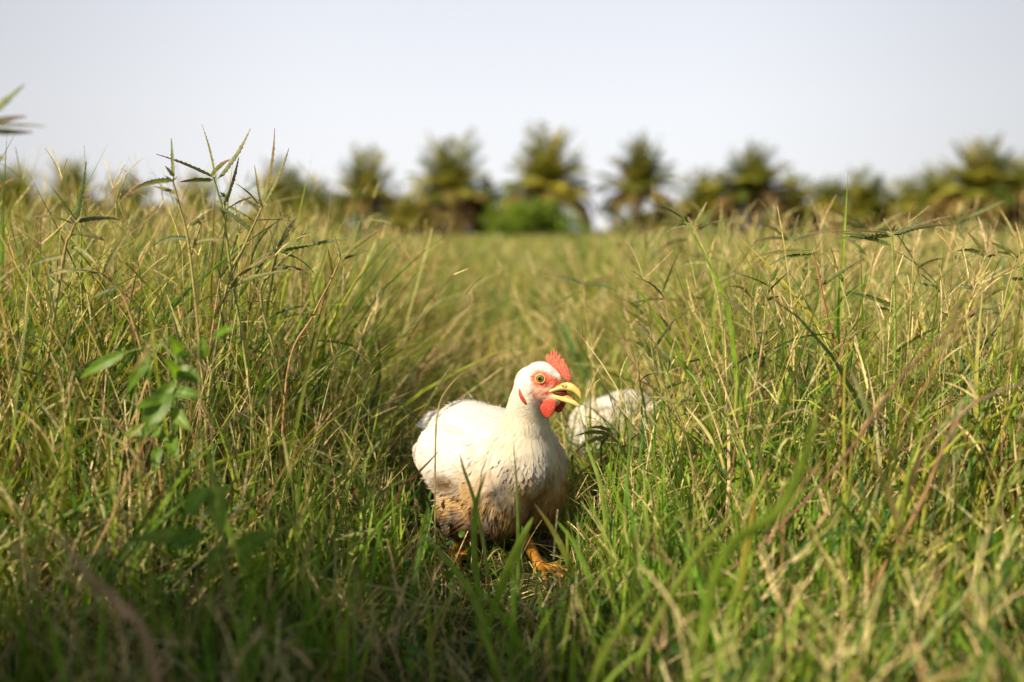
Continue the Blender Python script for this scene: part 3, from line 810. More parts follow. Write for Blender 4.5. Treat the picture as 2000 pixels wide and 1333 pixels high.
# ------------------------------------------------------------------ palms
def palm_meshes(seed, Hc, Lf, nf, green=1.0, dead=0.25):
    """young coconut palm: returns (crown Acc, trunk Acc)"""
    g = np.random.default_rng(seed)
    crown = Acc(); dry = Acc()
    for i in range(nf):
        f = i / nf
        az = i * 2.399963 + g.normal(0, 0.15)
        th = R(2) + R(84) * f ** 1.25 + g.normal(0, 0.08)          # inner fronds upright, outer ones hang
        L_ = Lf * (1.10 - 0.22 * smooth(0.05, 0.35, f) + 0.12 * smooth(0.5, 1.0, f)) * g.uniform(0.85, 1.1)
        bend = R(14) + R(112) * f ** 0.9 * g.uniform(0.7, 1.3)
        ns = 14; t = (np.arange(ns) + .5) / ns
        tha = th + bend * t ** 1.5
        D = np.stack([np.sin(tha) * math.cos(az), np.sin(tha) * math.sin(az), np.cos(tha)], -1)
        P = np.concatenate([np.zeros((1, 3)), np.cumsum(D * L_ / ns, 0)]) + np.array([0, 0, Hc])
        P += np.array([math.cos(az), math.sin(az), 0]) * 0.08
        isdead = f > 1 - dead
        base = np.array([(0.14, 0.155, 0.02), (0.22, 0.20, 0.025), (0.08, 0.11, 0.02), (0.19, 0.19, 0.03)][g.integers(0, 4)]) if not isdead else np.array([(0.17, 0.12, 0.04), (0.13, 0.085, 0.035), (0.19, 0.15, 0.045)][g.integers(0, 3)])
        base = base * green * g.uniform(0.8, 1.2)
        # rachis
        sd_ = np.array([-math.sin(az), math.cos(az), 0])
        hw = np.linspace(0.035, 0.008, ns + 1)[:, None]
        up = np.array([0, 0, 1.0])
        ring = np.stack([P - sd_ * hw, P + up * hw * 0.6, P + sd_ * hw], 1).reshape(-1, 3)
        b = (np.arange(ns) * 3)[:, None]
        Fq = np.concatenate([np.concatenate([b + j, b + j + 1, b + j + 4, b + j + 3], 1) for j in (0, 1)])
        crown.add(ring, Fq, np.tile(np.array([0.30, 0.26, 0.07]) if not isdead else base, (len(ring), 1)))
        # leaflets
        m = 46
        tt = np.linspace(0.16, 0.99, m); pi_ = tt * ns; k = np.minimum(pi_.astype(int), ns - 1); fr = (pi_ - k)[:, None]
        C0 = P[k] * (1 - fr) + P[k + 1] * fr; T = nrm(P[k + 1] - P[k])
        for s in (-1, 1):
            ll = Lf * 0.25 * np.sin(np.pi * np.clip(tt * 0.9 + 0.08, 0, 1)) ** 0.6 * g.uniform(0.8, 1.1, m)
            dd = nrm(T * 0.55 + sd_ * s * 0.9 + np.array([0, 0, -0.12]) + g.normal(0, 0.10, (m, 3)))
            dr = np.array([0, 0, -1.0]) * (0.35 + 0.25 * f)
            p1 = C0 + dd * ll[:, None] * 0.5 + dr * ll[:, None] * 0.12; p2 = C0 + dd * ll[:, None] + dr * ll[:, None] * 0.5
            wv = nrm(np.cross(dd, np.array([0, 0, 1.0])) + g.normal(0, 0.4, (m, 3))) * 0.05
            X = np.stack([C0 - wv * .6, C0 + wv * .6, p1 - wv, p1 + wv, p2 - wv * .2, p2 + wv * .2], 1).reshape(-1, 3)
            bb = (np.arange(m) * 6)[:, None]
            crown.add(X, np.concatenate([np.concatenate([bb, bb + 1, bb + 3, bb + 2], 1), np.concatenate([bb + 2, bb + 3, bb + 5, bb + 4], 1)]),
                      np.repeat(base * g.uniform(0.8, 1.2, (m, 1)), 6, 0))
    trunk = Acc(); nr = 26; rows = []
    for i in range(nr + 1):
        z = Hc * i / nr; r = 0.17 + 0.09 * math.exp(-z * 2) + 0.018 * (i % 2)
        cx = 0.1 * math.sin(z * 0.5 + seed)-0.1 * math.sin(Hc * 0.5 + seed)
        for j in range(12): rows.append((cx + r * math.cos(j * math.pi / 6), r * math.sin(j * math.pi / 6), z))
    Fq = [[i * 12 + j, i * 12 + (j + 1) % 12, (i + 1) * 12 + (j + 1) % 12, (i + 1) * 12 + j] for i in range(nr) for j in range(12)]
    trunk.add(np.array(rows), np.array(Fq), np.ones((len(rows), 3)))
    return crown, trunk


palm_lib = []
for sd, Hc, Lf, nf, gr, de in ((11, 2.1, 3.5, 56, 1.65, .30), (12, 1.8, 3.8, 58, 1.75, .36), (13, 2.4, 3.2, 50, 1.45, .32), (14, 0.9, 3.1, 48, 1.7, .36)):
    cr_, tr_ = palm_meshes(sd, Hc, Lf, nf, gr, de)
    c_ = cr_.build('crown', M['palm']); t_ = tr_.build('trunk', M['bark'])
    palm_lib.append((c_, t_, Hc, Lf)); C.objects.unlink(c_); C.objects.unlink(t_)

PY = 58.0
palm_specs = [  # px, top py, distance, variant, rz, label
    (22, 325, 60, 1, 0.3, 'dark palm at the left edge of the photo behind the tall weeds'),
    (140, 322, 58, 0, 1.9, 'second palm from the left edge, rounded and dark above the grass'),
    (250, 352, 70, 3, 2.2, 'low palm crown peeping over the left grass bank'),
    (385, 352, 72, 3, 0.7, 'low palm behind the tallest weed stalks on the left'),
    (548, 330, 60, 3, 1.2, 'dark round low palm just right of the tall weed stalks'),
    (612, 362, 52, 3, 2.9, 'low spreading palm left of the upright palm beside the first sky gap'),
    (712, 300, 56, 0, 0.4, 'palm with narrow upright top, first tall one left of the chicken'),
    (795, 392, 50, 3, 0.2, 'low drooping palm at the foot of the gap between two tall palms'),
    (882, 272, 54, 1, 1.1, 'tall palm with wide drooping lower fronds up and left of the chicken head'),
    (945, 362, 56, 3, 2.0, 'shaggy low palm leaning against the wide drooping tall palm'),
    (1068, 262, 52, 0, 3.0, 'tallest palm in the middle, standing behind the bright green bush'),
    (1250, 277, 54, 2, 0.9, 'tall palm to the right of the open sky gap'),
    (1375, 345, 60, 3, 1.5, 'low palm right of the sky gap beside the slender upright palm'),
    (1474, 292, 56, 2, 2.4, 'slender upright palm with reddish trunk, right of the middle'),
    (1550, 352, 62, 3, 0.5, 'low palm just right of the slender reddish palm'),
    (1618, 360, 66, 3, 2.7, 'low palm in the hazy hedge, between slender palm and pointed low palm'),
    (1690, 345, 60, 3, 1.0, 'pointed low palm in the row at the right'),
    (1765, 362, 66, 3, 2.1, 'smallest low palm left of the big dark right hand palm'),
    (1835, 330, 56, 1, 0.2, 'wide dark palm leaning against the big right hand palm'),
    (1918, 282, 52, 0, 1.4, 'big dark palm near the right edge'),
    (2000, 305, 54, 1, 2.5, 'palm cut off by the right edge of the photo'),
]
for px, py, Y, v, rz, lab in palm_specs:
    top = at(px, py, Y)
    c_, t_, Hc, Lf = palm_lib[v]
    nat = Hc + Lf * 0.95                     # natural height of the variant to the tip of its upright fronds
    s = (top.z) / nat
    r_ = empty('palm_tree', (top.x, Y, 0), rz * 2); hx_ = max(s, 0.75) * random.uniform(0.9, 1.2); r_.scale = (hx_, hx_, s)
    tag(r_, lab, 'palm tree', 'coconut palms along the far edge of the field')
    for o in (t_, c_):
        d = o.copy(); C.objects.link(d); d.parent = r_


# ------------------------------------------------------------------ bush before the palms
def bush(name, loc, rx, ry, rz_, nleaf, pal, label, cat, group=None, ls=0.09):
    g = np.random.default_rng(int(abs(loc[0]) * 100) + 5)
    root = empty(name, loc); tag(root, label, cat, group)
    lob = [(q_ * rx, g.uniform(-.5, .5) * ry, g.uniform(.25, .7) * rz_ * (1 - 0.75 * abs(q_) ** 1.5 / 0.5), g.uniform(.28, .45)) for q_ in g.uniform(-.62, .62, 11)]
    P = []
    for lx, ly, lz, lr in lob:
        d = nrm(g.normal(0, 1, (nleaf // 11, 3))); r = g.uniform(0.3, 1.0, (len(d), 1)) ** 0.5 * (1 + 0.35 * np.sin(d[:, :1] * 7 + lx * 3) * np.sin(d[:, 2:] * 6 + ly))
        P.append(np.array([lx, ly, lz]) + d * r * np.array([rx * lr, ry * lr, rz_ * lr * 1.0]))
    P = np.concatenate(P); P = P[P[:, 2] > 0.05]; n = len(P)
    az = g.uniform(0, 2 * math.pi, n)
    Q, _ = curve_pts(P, g.uniform(.6, 1.2, n) * ls, az, np.abs(g.normal(1.0, .5, n)), g.normal(.5, .4, n), 3)
    ac = Acc(); ribbon(ac, Q, np.full(n, ls * 0.55), np.array([0.3, 1, 0.9, 0.1]), pal[g.integers(0, len(pal), n)] * g.uniform(.75, 1.25, (n, 1)))
    ac.build('crown', M['palm'], root)
    ac = Acc(); ns = 9
    for lx, ly, lz, lr in lob:
        e_ = Vector((lx, ly, lz)); pts = [Vector((lx * .15, ly * .15, -0.03)).lerp(e_, k / 5) + Vector((0, 0, 0.1 * math.sin(k / 5 * 3.14))) for k in range(6)]
        add_tube(ac, pts, 0.03, 0.012, (0.2, 0.13, 0.07), 7)
    ac.build('stems', M['stem'], root)


def add_tube(ac, pts, r0, r1, col, ns=7, col2=None, knots=0.0):
    pts = [Vector(p) for p in pts]; rows = []; cols = []; u_ = None
    n = len(pts)
    for i, p in enumerate(pts):
        d = (pts[min(i + 1, n - 1)] - pts[max(i - 1, 0)]).normalized()
        if u_ is None: u_ = d.orthogonal().normalized()
        u_ = (u_ - d * u_.dot(d)).normalized(); v_ = d.cross(u_)
        t = i / (n - 1); r = (r0 + (r1 - r0) * t) * (1 + knots * random.uniform(-.3, 1) * (i % 4 == 0))
        for j in range(ns):
            a_ = 2 * math.pi * j / ns; rows.append(tuple(p + u_ * math.cos(a_) * r + v_ * math.sin(a_) * r))
            cc = np.array(col) if col2 is None else np.array(col) * (1 - t) + np.array(col2) * t
            cols.append(cc)
    Fq = [[i * ns + j, i * ns + (j + 1) % ns, (i + 1) * ns + (j + 1) % ns, (i + 1) * ns + j] for i in range(n - 1) for j in range(ns)]
    ac.add(np.array(rows), np.array(Fq), np.array(cols))


bush('green_bush', at(1050, 470, 44).xy.to_3d(), 2.9, 1.8, 2.3, 9000, np.array([(0.19, 0.29, 0.025), (0.15, 0.24, 0.03), (0.26, 0.34, 0.04)]),
     'low bright green leafy bush at the foot of the tallest palm', 'bush', ls=0.16)
# undergrowth that closes the foot of the palm row
for px, Y, rx, rz_, lab in ((60, 66, 6.0, 3.4, 'dark shrub thicket under the palms at the left edge'), (330, 68, 6.5, 3.0, 'dark shrub thicket behind the tall weed stalks'),
                           (610, 62, 5.2, 3.8, 'olive shrub thicket under the low palms left of the middle'), (870, 60, 6.2, 3.6, 'brown olive shrub thicket below the wide drooping palm'),
                           (1280, 66, 3.2, 2.3, 'low olive shrub between the sky gap and the low palm'), (1420, 64, 4.6, 4.0, 'olive shrub thicket at the foot of the slender palm'), (1660, 66, 6.2, 4.3, 'brownish shrub thicket under the low right palms'),
                           (1880, 62, 5.6, 4.2, 'dark shrub thicket below the big right hand palm')):
    bush('shrub', at(px, 470, Y).xy.to_3d(), rx, 2.5, rz_, 5000, np.array([(0.12, 0.15, 0.03), (0.19, 0.17, 0.04), (0.20, 0.14, 0.05), (0.09, 0.12, 0.03)]), lab, 'shrub', 'shrubs under the palms', ls=0.26)


# ------------------------------------------------------------------ weeds with folded feathery leaves
def bez(p0, p1, p2, n):
    return [p0 * (1 - t) ** 2 + p1 * 2 * t * (1 - t) + p2 * t * t for t in [k / n for k in range(n + 1)]]


def leaf_arr(p0, p2, arch, width, col, tipc, n=26, teeth=0.2, sag=None, roll=None):
    """narrow folded pinnate leaf: V section with toothed margins"""
    mid = (p0 + p2) * 0.5; Ln = (p2 - p0).length
    up = Vector((0, 0, 1)); d = (p2 - p0).normalized(); lift = (up - d * up.dot(d))
    if lift.length < 0.2: lift = Vector((1, 0.3, 0))
    c = mid + lift.normalized() * arch * Ln
    pts = bez(p0, c, p2, n); rows = []; cols = []
    roll = random.uniform(0, math.pi) if roll is None else roll
    for i, p in enumerate(pts):
        t = i / n; d = (pts[min(i + 1, n)] - pts[max(i - 1, 0)]).normalized()
        a_ = Vector((math.cos(roll), 0.3, math.sin(roll))); s_ = (a_ - d * a_.dot(d)).normalized(); nn = s_.cross(d)
        prof = min(1, 0.25 + t * 6) * (1 - max(0, t - 0.55) / 0.45 * 0.8) if t > 0.06 else 0.25
        hw = width * 0.5 * prof * (1 + teeth * (1 if i % 2 else -1) * (t > .1)) * random.uniform(.85, 1.1)
        for q in (p - s_ * hw + nn * hw * .5, p, p + s_ * hw * random.uniform(.8, 1.1) + nn * hw * .5): rows.append(tuple(q))
        cc = np.array(col) * (1 - t ** 2) + np.array(tipc) * t ** 2
        cols += [cc, cc * 1.25, cc]
    Fq = [[i * 3 + j, i * 3 + j + 1, (i + 1) * 3 + j + 1, (i + 1) * 3 + j] for i in range(n) for j in (0, 1)]
    return np.array(rows), np.array(Fq), np.array(cols)


LG = [(0.10, 0.13, 0.030), (0.13, 0.155, 0.032), (0.075, 0.10, 0.032), (0.17, 0.17, 0.045)]
LT = [(0.10, 0.14, 0.05), (0.20, 0.09, 0.05), (0.16, 0.13, 0.06), (0.30, 0.24, 0.12)]


def weed(Y, stems, leaves, label, stemcol=(0.26, 0.27, 0.07), stemcol2=(0.30, 0.25, 0.09), r=0.0021, width=0.0068, dj=0.03, group='tall weeds with feathery leaves', fine=True):
    """stems: list of pixel polylines; leaves: (x0,y0,x1,y1,arch)"""
    b = stems[0][0]; p = at(b[0], b[1], Y); root = empty('weed_plant', (p.x, Y, 0)); off = Vector(root.location)
    tag(root, label, 'weed', group)
    bx = p
    for k, st in enumerate(stems):
        pts = [at(x_, y_, Y + 0.006 * i * (k - 1)) - off for i, (x_, y_) in enumerate(st)]
        if k == 0:      # carry the main stem down to the soil
            g0 = pts[0].copy(); dn = (pts[0] - pts[1]).normalized(); g0 = Vector((pts[0].x + dn.x * .06, pts[0].y + .01, -0.005))
            pts = [g0] + pts
        sm = []
        for i in range(len(pts) - 1):
            a0 = pts[max(i - 1, 0)]; a1 = pts[i]; a2 = pts[i + 1]; a3 = pts[min(i + 2, len(pts) - 1)]
            for q in range(6):
                t = q / 6
                sm.append(0.5 * ((2 * a1) + (-a0 + a2) * t + (2 * a0 - 5 * a1 + 4 * a2 - a3) * t * t + (-a0 + 3 * a1 - 3 * a2 + a3) * t ** 3))
        sm.append(pts[-1])
        ac = Acc(); add_tube(ac, sm, r * (1.25 if k == 0 else 0.9), r * 0.62, stemcol, 7, stemcol2, 0.35)
        # stipules: small tufts at the nodes
        for q in pts[1:]:
            for _ in range(5):
                e_ = q + Vector((random.uniform(-1, 1), random.uniform(-1, 1), random.uniform(0, 1.2))).normalized() * random.uniform(.006, .014)
                ac.add(*leaf_arr(q, e_, 0.1, 0.0022, (0.2, 0.22, 0.07), (0.3, 0.2, 0.08), 4, 0.1))
        ac.build('stem', M['stem'], root)
    for i, lf in enumerate(leaves):
        x0, y0, x1, y1, ar = lf[:5]; wmul = lf[5] if len(lf) > 5 else 1
        p0 = at(x0, y0, Y) - off; p2 = at(x1, y1, Y + random.uniform(-dj, dj)) - off
        Vv, Ff, Kk = leaf_arr(p0, p2, ar, width * wmul, random.choice(LG), random.choice(LT))
        np_mesh('leaf', Vv, Ff, M['leaf'], Kk, root)


weed(1.44, [[(392, 905), (440, 575), (478, 480), (512, 405)], [(478, 480), (440, 565)]],
     [(512, 400, 536, 250, .06), (514, 398, 564, 290, -.06), (508, 405, 462, 360, .08), (510, 400, 497, 322, .02, .6), (495, 455, 430, 405, .05), (440, 565, 560, 530, .1), (442, 568, 360, 620, .12), (447, 560, 530, 500, .12)],
     'tallest weed stalk ending in upright dark leaves against the sky', r=.0021)
weed(1.46, [[(492, 800), (450, 520), (437, 420), (418, 350)], [(437, 420), (440, 385)], [(450, 500), (466, 455)]],
     [(418, 348, 305, 302, .04), (418, 342, 394, 243, .05), (425, 350, 489, 251, -.07), (440, 392, 466, 308, -.04), (416, 352, 352, 356, .06), (410, 345, 450, 312, .14), (435, 415, 495, 385, .06), (440, 395, 452, 372, .05)],
     'weed stalk with a fan of dark leaves left of the tallest stalk', stemcol2=(0.20, 0.26, 0.07))
weed(1.40, [[(400, 790), (372, 500), (350, 400), (338, 355)], [(372, 500), (392, 440)]],
     [(338, 353, 250, 382, .2), (336, 355, 255, 372, .12), (340, 350, 335, 270, .02, .7), (336, 345, 322, 325, .05), (345, 380, 300, 365, .05), (370, 440, 400, 425, .05), (375, 470, 300, 480, .22), (372, 478, 450, 470, .15)],
     'leafy weed with drooping top leaves left of the fan leaved stalk', stemcol=(0.3, 0.3, 0.08))
weed(1.36, [[(70, 900), (122, 520), (138, 460), (148, 436)]],
     [(148, 434, 235, 430, .16), (148, 432, 168, 316, -.02), (150, 434, 98, 363, .02, .6), (145, 440, 60, 425, .16), (150, 455, 205, 470, .1), (135, 480, 190, 520, .15), (130, 500, 60, 520, .1)],
     'weed with one long arching and one upright leaf near the left edge', stemcol=(0.3, 0.22, 0.08))
weed(1.34, [[(300, 800), (250, 600), (215, 552), (200, 535)]],
     [(200, 535, 75, 548, .16), (202, 537, 100, 530, .1), (204, 534, 245, 462, .05), (215, 552, 290, 620, .08), (225, 565, 160, 600, .1)],
     'short weed with leaves bending left below the skyline, left bank', stemcol=(0.32, 0.24, 0.08))
weed(1.50, [[(560, 790), (510, 590), (530, 530), (540, 490)], [(530, 530), (560, 500)]],
     [(540, 490, 582, 420, .05), (542, 492, 682, 466, .04), (545, 492, 618, 540, .25), (540, 485, 522, 440, .05, .7), (548, 488, 612, 445, -.02), (538, 500, 470, 560, .06), (530, 520, 600, 530, .08)],
     'weed with a flat dark leaf pointing right, beside the tallest stalk', stemcol=(0.27, 0.28, 0.07))
weed(1.46, [[(560, 740), (610, 620), (648, 545), (665, 505)]],
     [(665, 505, 652, 460, .02, .7), (667, 503, 745, 448, .06), (668, 506, 720, 490, .1), (665, 508, 700, 470, .02), (648, 545, 655, 640, -.1), (610, 625, 592, 585, .15, .7), (650, 540, 640, 485, .02, .6)],
     'reddish weed stem leaning right, left of the open run in the grass', stemcol=(0.36, 0.2, 0.08), stemcol2=(0.38, 0.22, 0.09), r=.0017)
weed(1.50, [[(1745, 790), (1748, 640), (1745, 540), (1742, 460)]],
     [(1742, 458, 1622, 455, .04), (1740, 462, 1634, 467, .03), (1744, 458, 1858, 422, .06), (1746, 460, 1855, 440, .1), (1740, 480, 1640, 455, .05), (1744, 600, 1650, 572, .08), (1744, 612, 1695, 598, .05), (1748, 690, 1830, 640, .08), (1743, 455, 1750, 440, .0)],
     'straight green weed with flat reddish leaves spreading like arms, right side', stemcol=(0.19, 0.27, 0.05), stemcol2=(0.24, 0.28, 0.06), r=.0022)
weed(1.52, [[(1640, 740), (1615, 620), (1600, 545), (1588, 495)]],
     [(1588, 495, 1475, 502, .1), (1590, 493, 1482, 512, .2), (1605, 558, 1690, 502, .04), (1600, 550, 1578, 545, .1), (1590, 498, 1500, 520, .15), (1592, 500, 1640, 490, .1)],
     'brown stemmed weed with leaves swept left beside the straight green one', stemcol=(0.33, 0.16, 0.07), stemcol2=(0.36, 0.2, 0.08))
weed(1.48, [[(1460, 850), (1488, 680), (1495, 600), (1502, 556)], [(1488, 680), (1520, 650)]],
     [(1500, 556, 1478, 512, .0, 1.1), (1500, 560, 1428, 532, .06), (1503, 556, 1520, 520, .02), (1495, 575, 1550, 525, .1), (1490, 640, 1405, 576, .05), (1495, 590, 1522, 580, .1), (1485, 690, 1430, 720, .12), (1480, 720, 1530, 675, .1)],
     'small upright weed with a black tipped top leaf right of the chicken', stemcol=(0.34, 0.22, 0.10), r=.0018)
weed(1.45, [[(1350, 900), (1310, 780), (1278, 710), (1270, 640)]],
     [(1270, 640, 1222, 606, .05), (1271, 640, 1268, 590, .0, .6), (1276, 685, 1328, 612, .05, .6), (1272, 660, 1238, 625, .06), (1285, 730, 1250, 745, .2, .7), (1300, 760, 1345, 745, .1, .7)],
     'thin purple tipped weed between the chicken and the right bank', stemcol=(0.33, 0.19, 0.12), stemcol2=(0.26, 0.2, 0.1), r=.0015)
weed(1.75, [[(1420, 760), (1405, 600), (1380, 500), (1350, 440)]],
     [(1350, 440, 1285, 400, .05), (1352, 442, 1300, 455, .2), (1355, 440, 1380, 395, .0), (1360, 450, 1420, 430, .15), (1385, 515, 1330, 520, .15), (1395, 560, 1450, 530, .1)],
     'slightly blurred weed bending left, first tall one right of the chicken head', stemcol=(0.40, 0.36, 0.12), stemcol2=(0.44, 0.38, 0.14))
weed(1.85, [[(1560, 780), (1575, 620), (1560, 520), (1540, 470)]],
     [(1540, 470, 1490, 440, .1), (1542, 470, 1470, 475, .15), (1543, 468, 1560, 420, .02), (1545, 472, 1610, 455, .15), (1562, 530, 1620, 520, .1)],
     'pale blurred weed between two sharper weeds of the right bank', stemcol=(0.40, 0.36, 0.12), stemcol2=(0.42, 0.38, 0.13))
weed(1.6, [[(1860, 820), (1880, 660), (1905, 560), (1925, 500)]],
     [(1925, 500, 1890, 455, .05), (1926, 502, 1870, 490, .15), (1928, 498, 1975, 455, .0), (1928, 502, 1990, 500, .15), (1905, 565, 1850, 560, .1), (1890, 620, 1950, 600, .1)],
     'greenish weed leaning right between the straight green weed and the right edge', stemcol=(0.30, 0.30, 0.08), stemcol2=(0.34, 0.32, 0.1))
weed(1.95, [[(1160, 720), (1146, 610), (1140, 555)]],
     [(1140, 555, 1060, 540, .1), (1142, 553, 1210, 552, .14), (1141, 556, 1208, 572, .2), (1140, 570, 1075, 612, .15), (1143, 556, 1190, 545, .1)],
     'blurred pale weed standing behind the chicken head', stemcol=(0.36, 0.33, 0.10))
weed(1.55, [[(1262, 1010), (1240, 930), (1215, 875), (1192, 850)]],
     [(1192, 850, 1114, 856, .22), (1194, 852, 1124, 884, .2), (1196, 848, 1150, 836, .2), (1190, 852, 1170, 880, .1), (1215, 876, 1250, 845, .1), (1240, 925, 1290, 900, .15)],
     'small dark leaved weed in front of the half hidden chicken', stemcol=(0.25, 0.28, 0.07))
weed(2.5, [[(1350, 640), (1352, 520), (1338, 445)]],
     [(1338, 445, 1262, 395, .04), (1340, 447, 1240, 465, .25), (1340, 440, 1270, 405, .05), (1342, 450, 1405, 400, -.05), (1340, 450, 1420, 470, .2), (1345, 470, 1280, 500, .2)],
     'large blurred weed rising above the field right of the palms gap', width=.0085, r=.003, dj=.1, stemcol=(0.36, 0.33, 0.10))
weed(2.4, [[(1700, 600), (1702, 500), (1700, 452)]],
     [(1700, 452, 1612, 410, .08), (1702, 452, 1600, 438, .1), (1703, 452, 1768, 415, .1), (1702, 455, 1790, 470, .2), (1700, 470, 1640, 490, .2)],
     'blurred weed behind the straight green one on the right', width=.0085, r=.003, dj=.1, stemcol=(0.34, 0.33, 0.10))
weed(2.1, [[(1800, 720), (1838, 560), (1866, 440)]],
     [(1866, 438, 1962, 392, .03, 1.2), (1866, 440, 1830, 415, .05), (1850, 510, 1900, 500, .1), (1862, 445, 1905, 405, .04)],
     'pale dry stalk with a long bent leaf near the right edge', stemcol=(0.46, 0.36, 0.15), stemcol2=(0.5, 0.36, 0.16), width=.007, r=.0024)
weed(1.55, [[(1950, 760), (1960, 600), (1985, 505)]],
     [(1985, 505, 1935, 475, .15), (1983, 508, 1912, 495, .12), (1985, 500, 2030, 470, .1), (1975, 545, 2040, 560, .15), (1970, 560, 1920, 590, .15)],
     'dark leaved weed cut by the right edge of the photo', stemcol=(0.2, 0.25, 0.06))
weed(1.02, [[(-90, 700), (-70, 420), (-40, 240)]],
     [(-40, 240, 48, 165, .04, 1.2), (-42, 245, 90, 247, .06, 1.1), (-40, 248, 52, 228, .1), (-42, 250, 64, 258, -.03), (-50, 300, 14, 312, .06), (-45, 280, -90, 230, .1)],
     'near weed reaching in from the left edge against the sky', width=.0075)
weed(1.12, [[(1385, 1160), (1490, 1062), (1640, 905), (1770, 725), (1910, 600)], [(1500, 1040), (1530, 950)]],
     [(1700, 820, 1660, 720, .05), (1780, 735, 1890, 640, .05), (1600, 930, 1540, 900, .1), (1850, 655, 1872, 590, .04, 1.1)],
     'long brown woody stalk slanting across the lower right', stemcol=(0.11, 0.055, 0.03), stemcol2=(0.17, 0.08, 0.045), r=.0019)
weed(1.05, [[(1690, 1180), (1790, 1000), (1850, 860), (1900, 790), (2010, 745)]],
     [(1850, 870, 1880, 780, .05, 1.2), (1790, 1000, 1850, 940, .1)],
     'rust coloured stalk with hooked top at the lower right edge', stemcol=(0.32, 0.16, 0.06), stemcol2=(0.16, 0.12, 0.07), r=.0021)

# many smaller weeds of the same sort, scattered too thickly to count
ac = Acc(); acs = Acc()
nw = 900
x, y = sample_xy(nw, 1.25, 9, 1.0, 0.3)
for i in range(nw):
    p = Vector((x[i], y[i], -0.005)); H_ = float(canopy(x[i:i + 1], y[i:i + 1])[0]) * random.uniform(.75, 1.18)
    if abs(p.x / p.y - 0.02) < 0.13 and p.y < 2.2: continue
    if abs(p.x / p.y + 0.02) < 0.10 and p.y < 4.5: H_ *= 0.7
    ln = random.gauss(0, .16); ln2 = random.gauss(0, .16)
    tp = p + Vector((ln * H_, ln2 * H_, H_)); c = (p + tp) / 2 + Vector((random.gauss(0, .02), random.gauss(0, .02), 0))
    st = bez(p, c, tp, 8)
    k = 1.0 if p.y < 3 else 1.5
    add_tube(acs, st, .0016 * k, .001 * k, random.choice([(0.3, 0.28, 0.08), (0.34, 0.2, 0.09), (0.22, 0.27, 0.07)]), 4)
    nl = random.randint(5, 9)
    for j in range(nl):
        q = st[-1 - min(j // 2, 4)]; a_ = random.uniform(0, 6.283); el = random.uniform(-.1, 1.1); L_ = random.uniform(.04, .10)
        ac.add(*leaf_arr(q, q + Vector((math.cos(a_) * math.cos(el), math.sin(a_) * math.cos(el), math.sin(el))) * L_, random.uniform(0, .2), .0045 * k,
                         random.choice(LG + [(0.2, 0.22, 0.07)] * 3), random.choice(LT), 12 if p.y < 2.6 else 5, .25))
tag(ac.build('weed_foliage', M['leaf']), 'narrow feathery weed leaves scattered thickly through the grass', 'weeds', kind='stuff')
tag(acs.build('weed_stalks', M['stem']), 'thin brown and green weed stalks scattered through the grass', 'weeds', kind='stuff')


# ------------------------------------------------------------------ broad leaved vines
def broad_leaf(p0, p2, width, col, roll, cup=0.12, arch=0.08, n=12):
    d0 = (p2 - p0); Ln = d0.length; d = d0.normalized()
    face = Vector((math.sin(roll) * 0.8, -1.0, math.cos(roll) * 0.6)); s_ = d.cross(face).normalized(); nn = s_.cross(d).normalized()
    rows = []; cols = []; m = 6
    for i in range(n + 1):
        t = i / n; prof = (math.sin(math.pi * t ** 0.72)) ** 0.85 * (1 - 0.25 * t) + 0.02
        c = p0 + d * Ln * t + nn * (arch * Ln * math.sin(math.pi * t))
        for j in range(m + 1):
            f = j / m * 2 - 1
            rows.append(tuple(c + s_ * (f * width * .5 * prof) + nn * (cup * width * abs(f) * prof + 0.02 * width * math.sin(t * 18 + abs(f) * 4))))
            cc = np.array(col) * (1.35 if j == m // 2 else 1.0) * (1 + .12 * math.sin(t * 26 - abs(f) * 7)); cols.append(cc)
    Fq = [[i * (m + 1) + j, i * (m + 1) + j + 1, (i + 1) * (m + 1) + j + 1, (i + 1) * (m + 1) + j] for i in range(n) for j in range(m)]
    return np.array(rows), np.array(Fq), np.array(cols)


def vine(Y, stem, leaves, label):
    p = at(*stem[0], Y); root = empty('broad_leaf_vine', (p.x, Y, 0)); off = Vector(root.location)
    tag(root, label, 'vine', 'broad leaved vines in the grass')
    pts = [at(a_, b_, Y) - off for a_, b_ in stem]; pts = [Vector((pts[0].x + .01, 0.02, -0.005))] + pts
    sm = []
    for i in range(len(pts) - 1): sm += [pts[i].lerp(pts[i + 1], k / 4) for k in range(4)]
    ac = Acc(); add_tube(ac, sm + [pts[-1]], .0024, .0012, (0.22, 0.26, 0.06), 7, (0.2, 0.3, 0.07)); st = ac.build('stem', M['stem'], root)
    for x0, y0, x1, y1, wpx, roll in leaves:
        p0 = at(x0, y0, Y - .01) - off; p2 = at(x1, y1, Y - random.uniform(.0, .05)) - off
        V_, F_, K_ = broad_leaf(p0, p2, wpx * Y / FOC, random.choice([(0.13, 0.24, 0.02), (0.11, 0.21, 0.02), (0.17, 0.27, 0.03)]), roll)
        lf = np_mesh('leaf', V_, F_, M['broad'], K_, root)
        q = min(sm, key=lambda s_: (s_ - p0).length); ac = Acc(); add_tube(ac, bez(q, (q + p0) / 2 + Vector((0, 0, .004)), p0, 5), .0009, .0007, (0.2, 0.28, 0.06), 5)
        ac.build('leaf_stalk', M['stem'], lf)


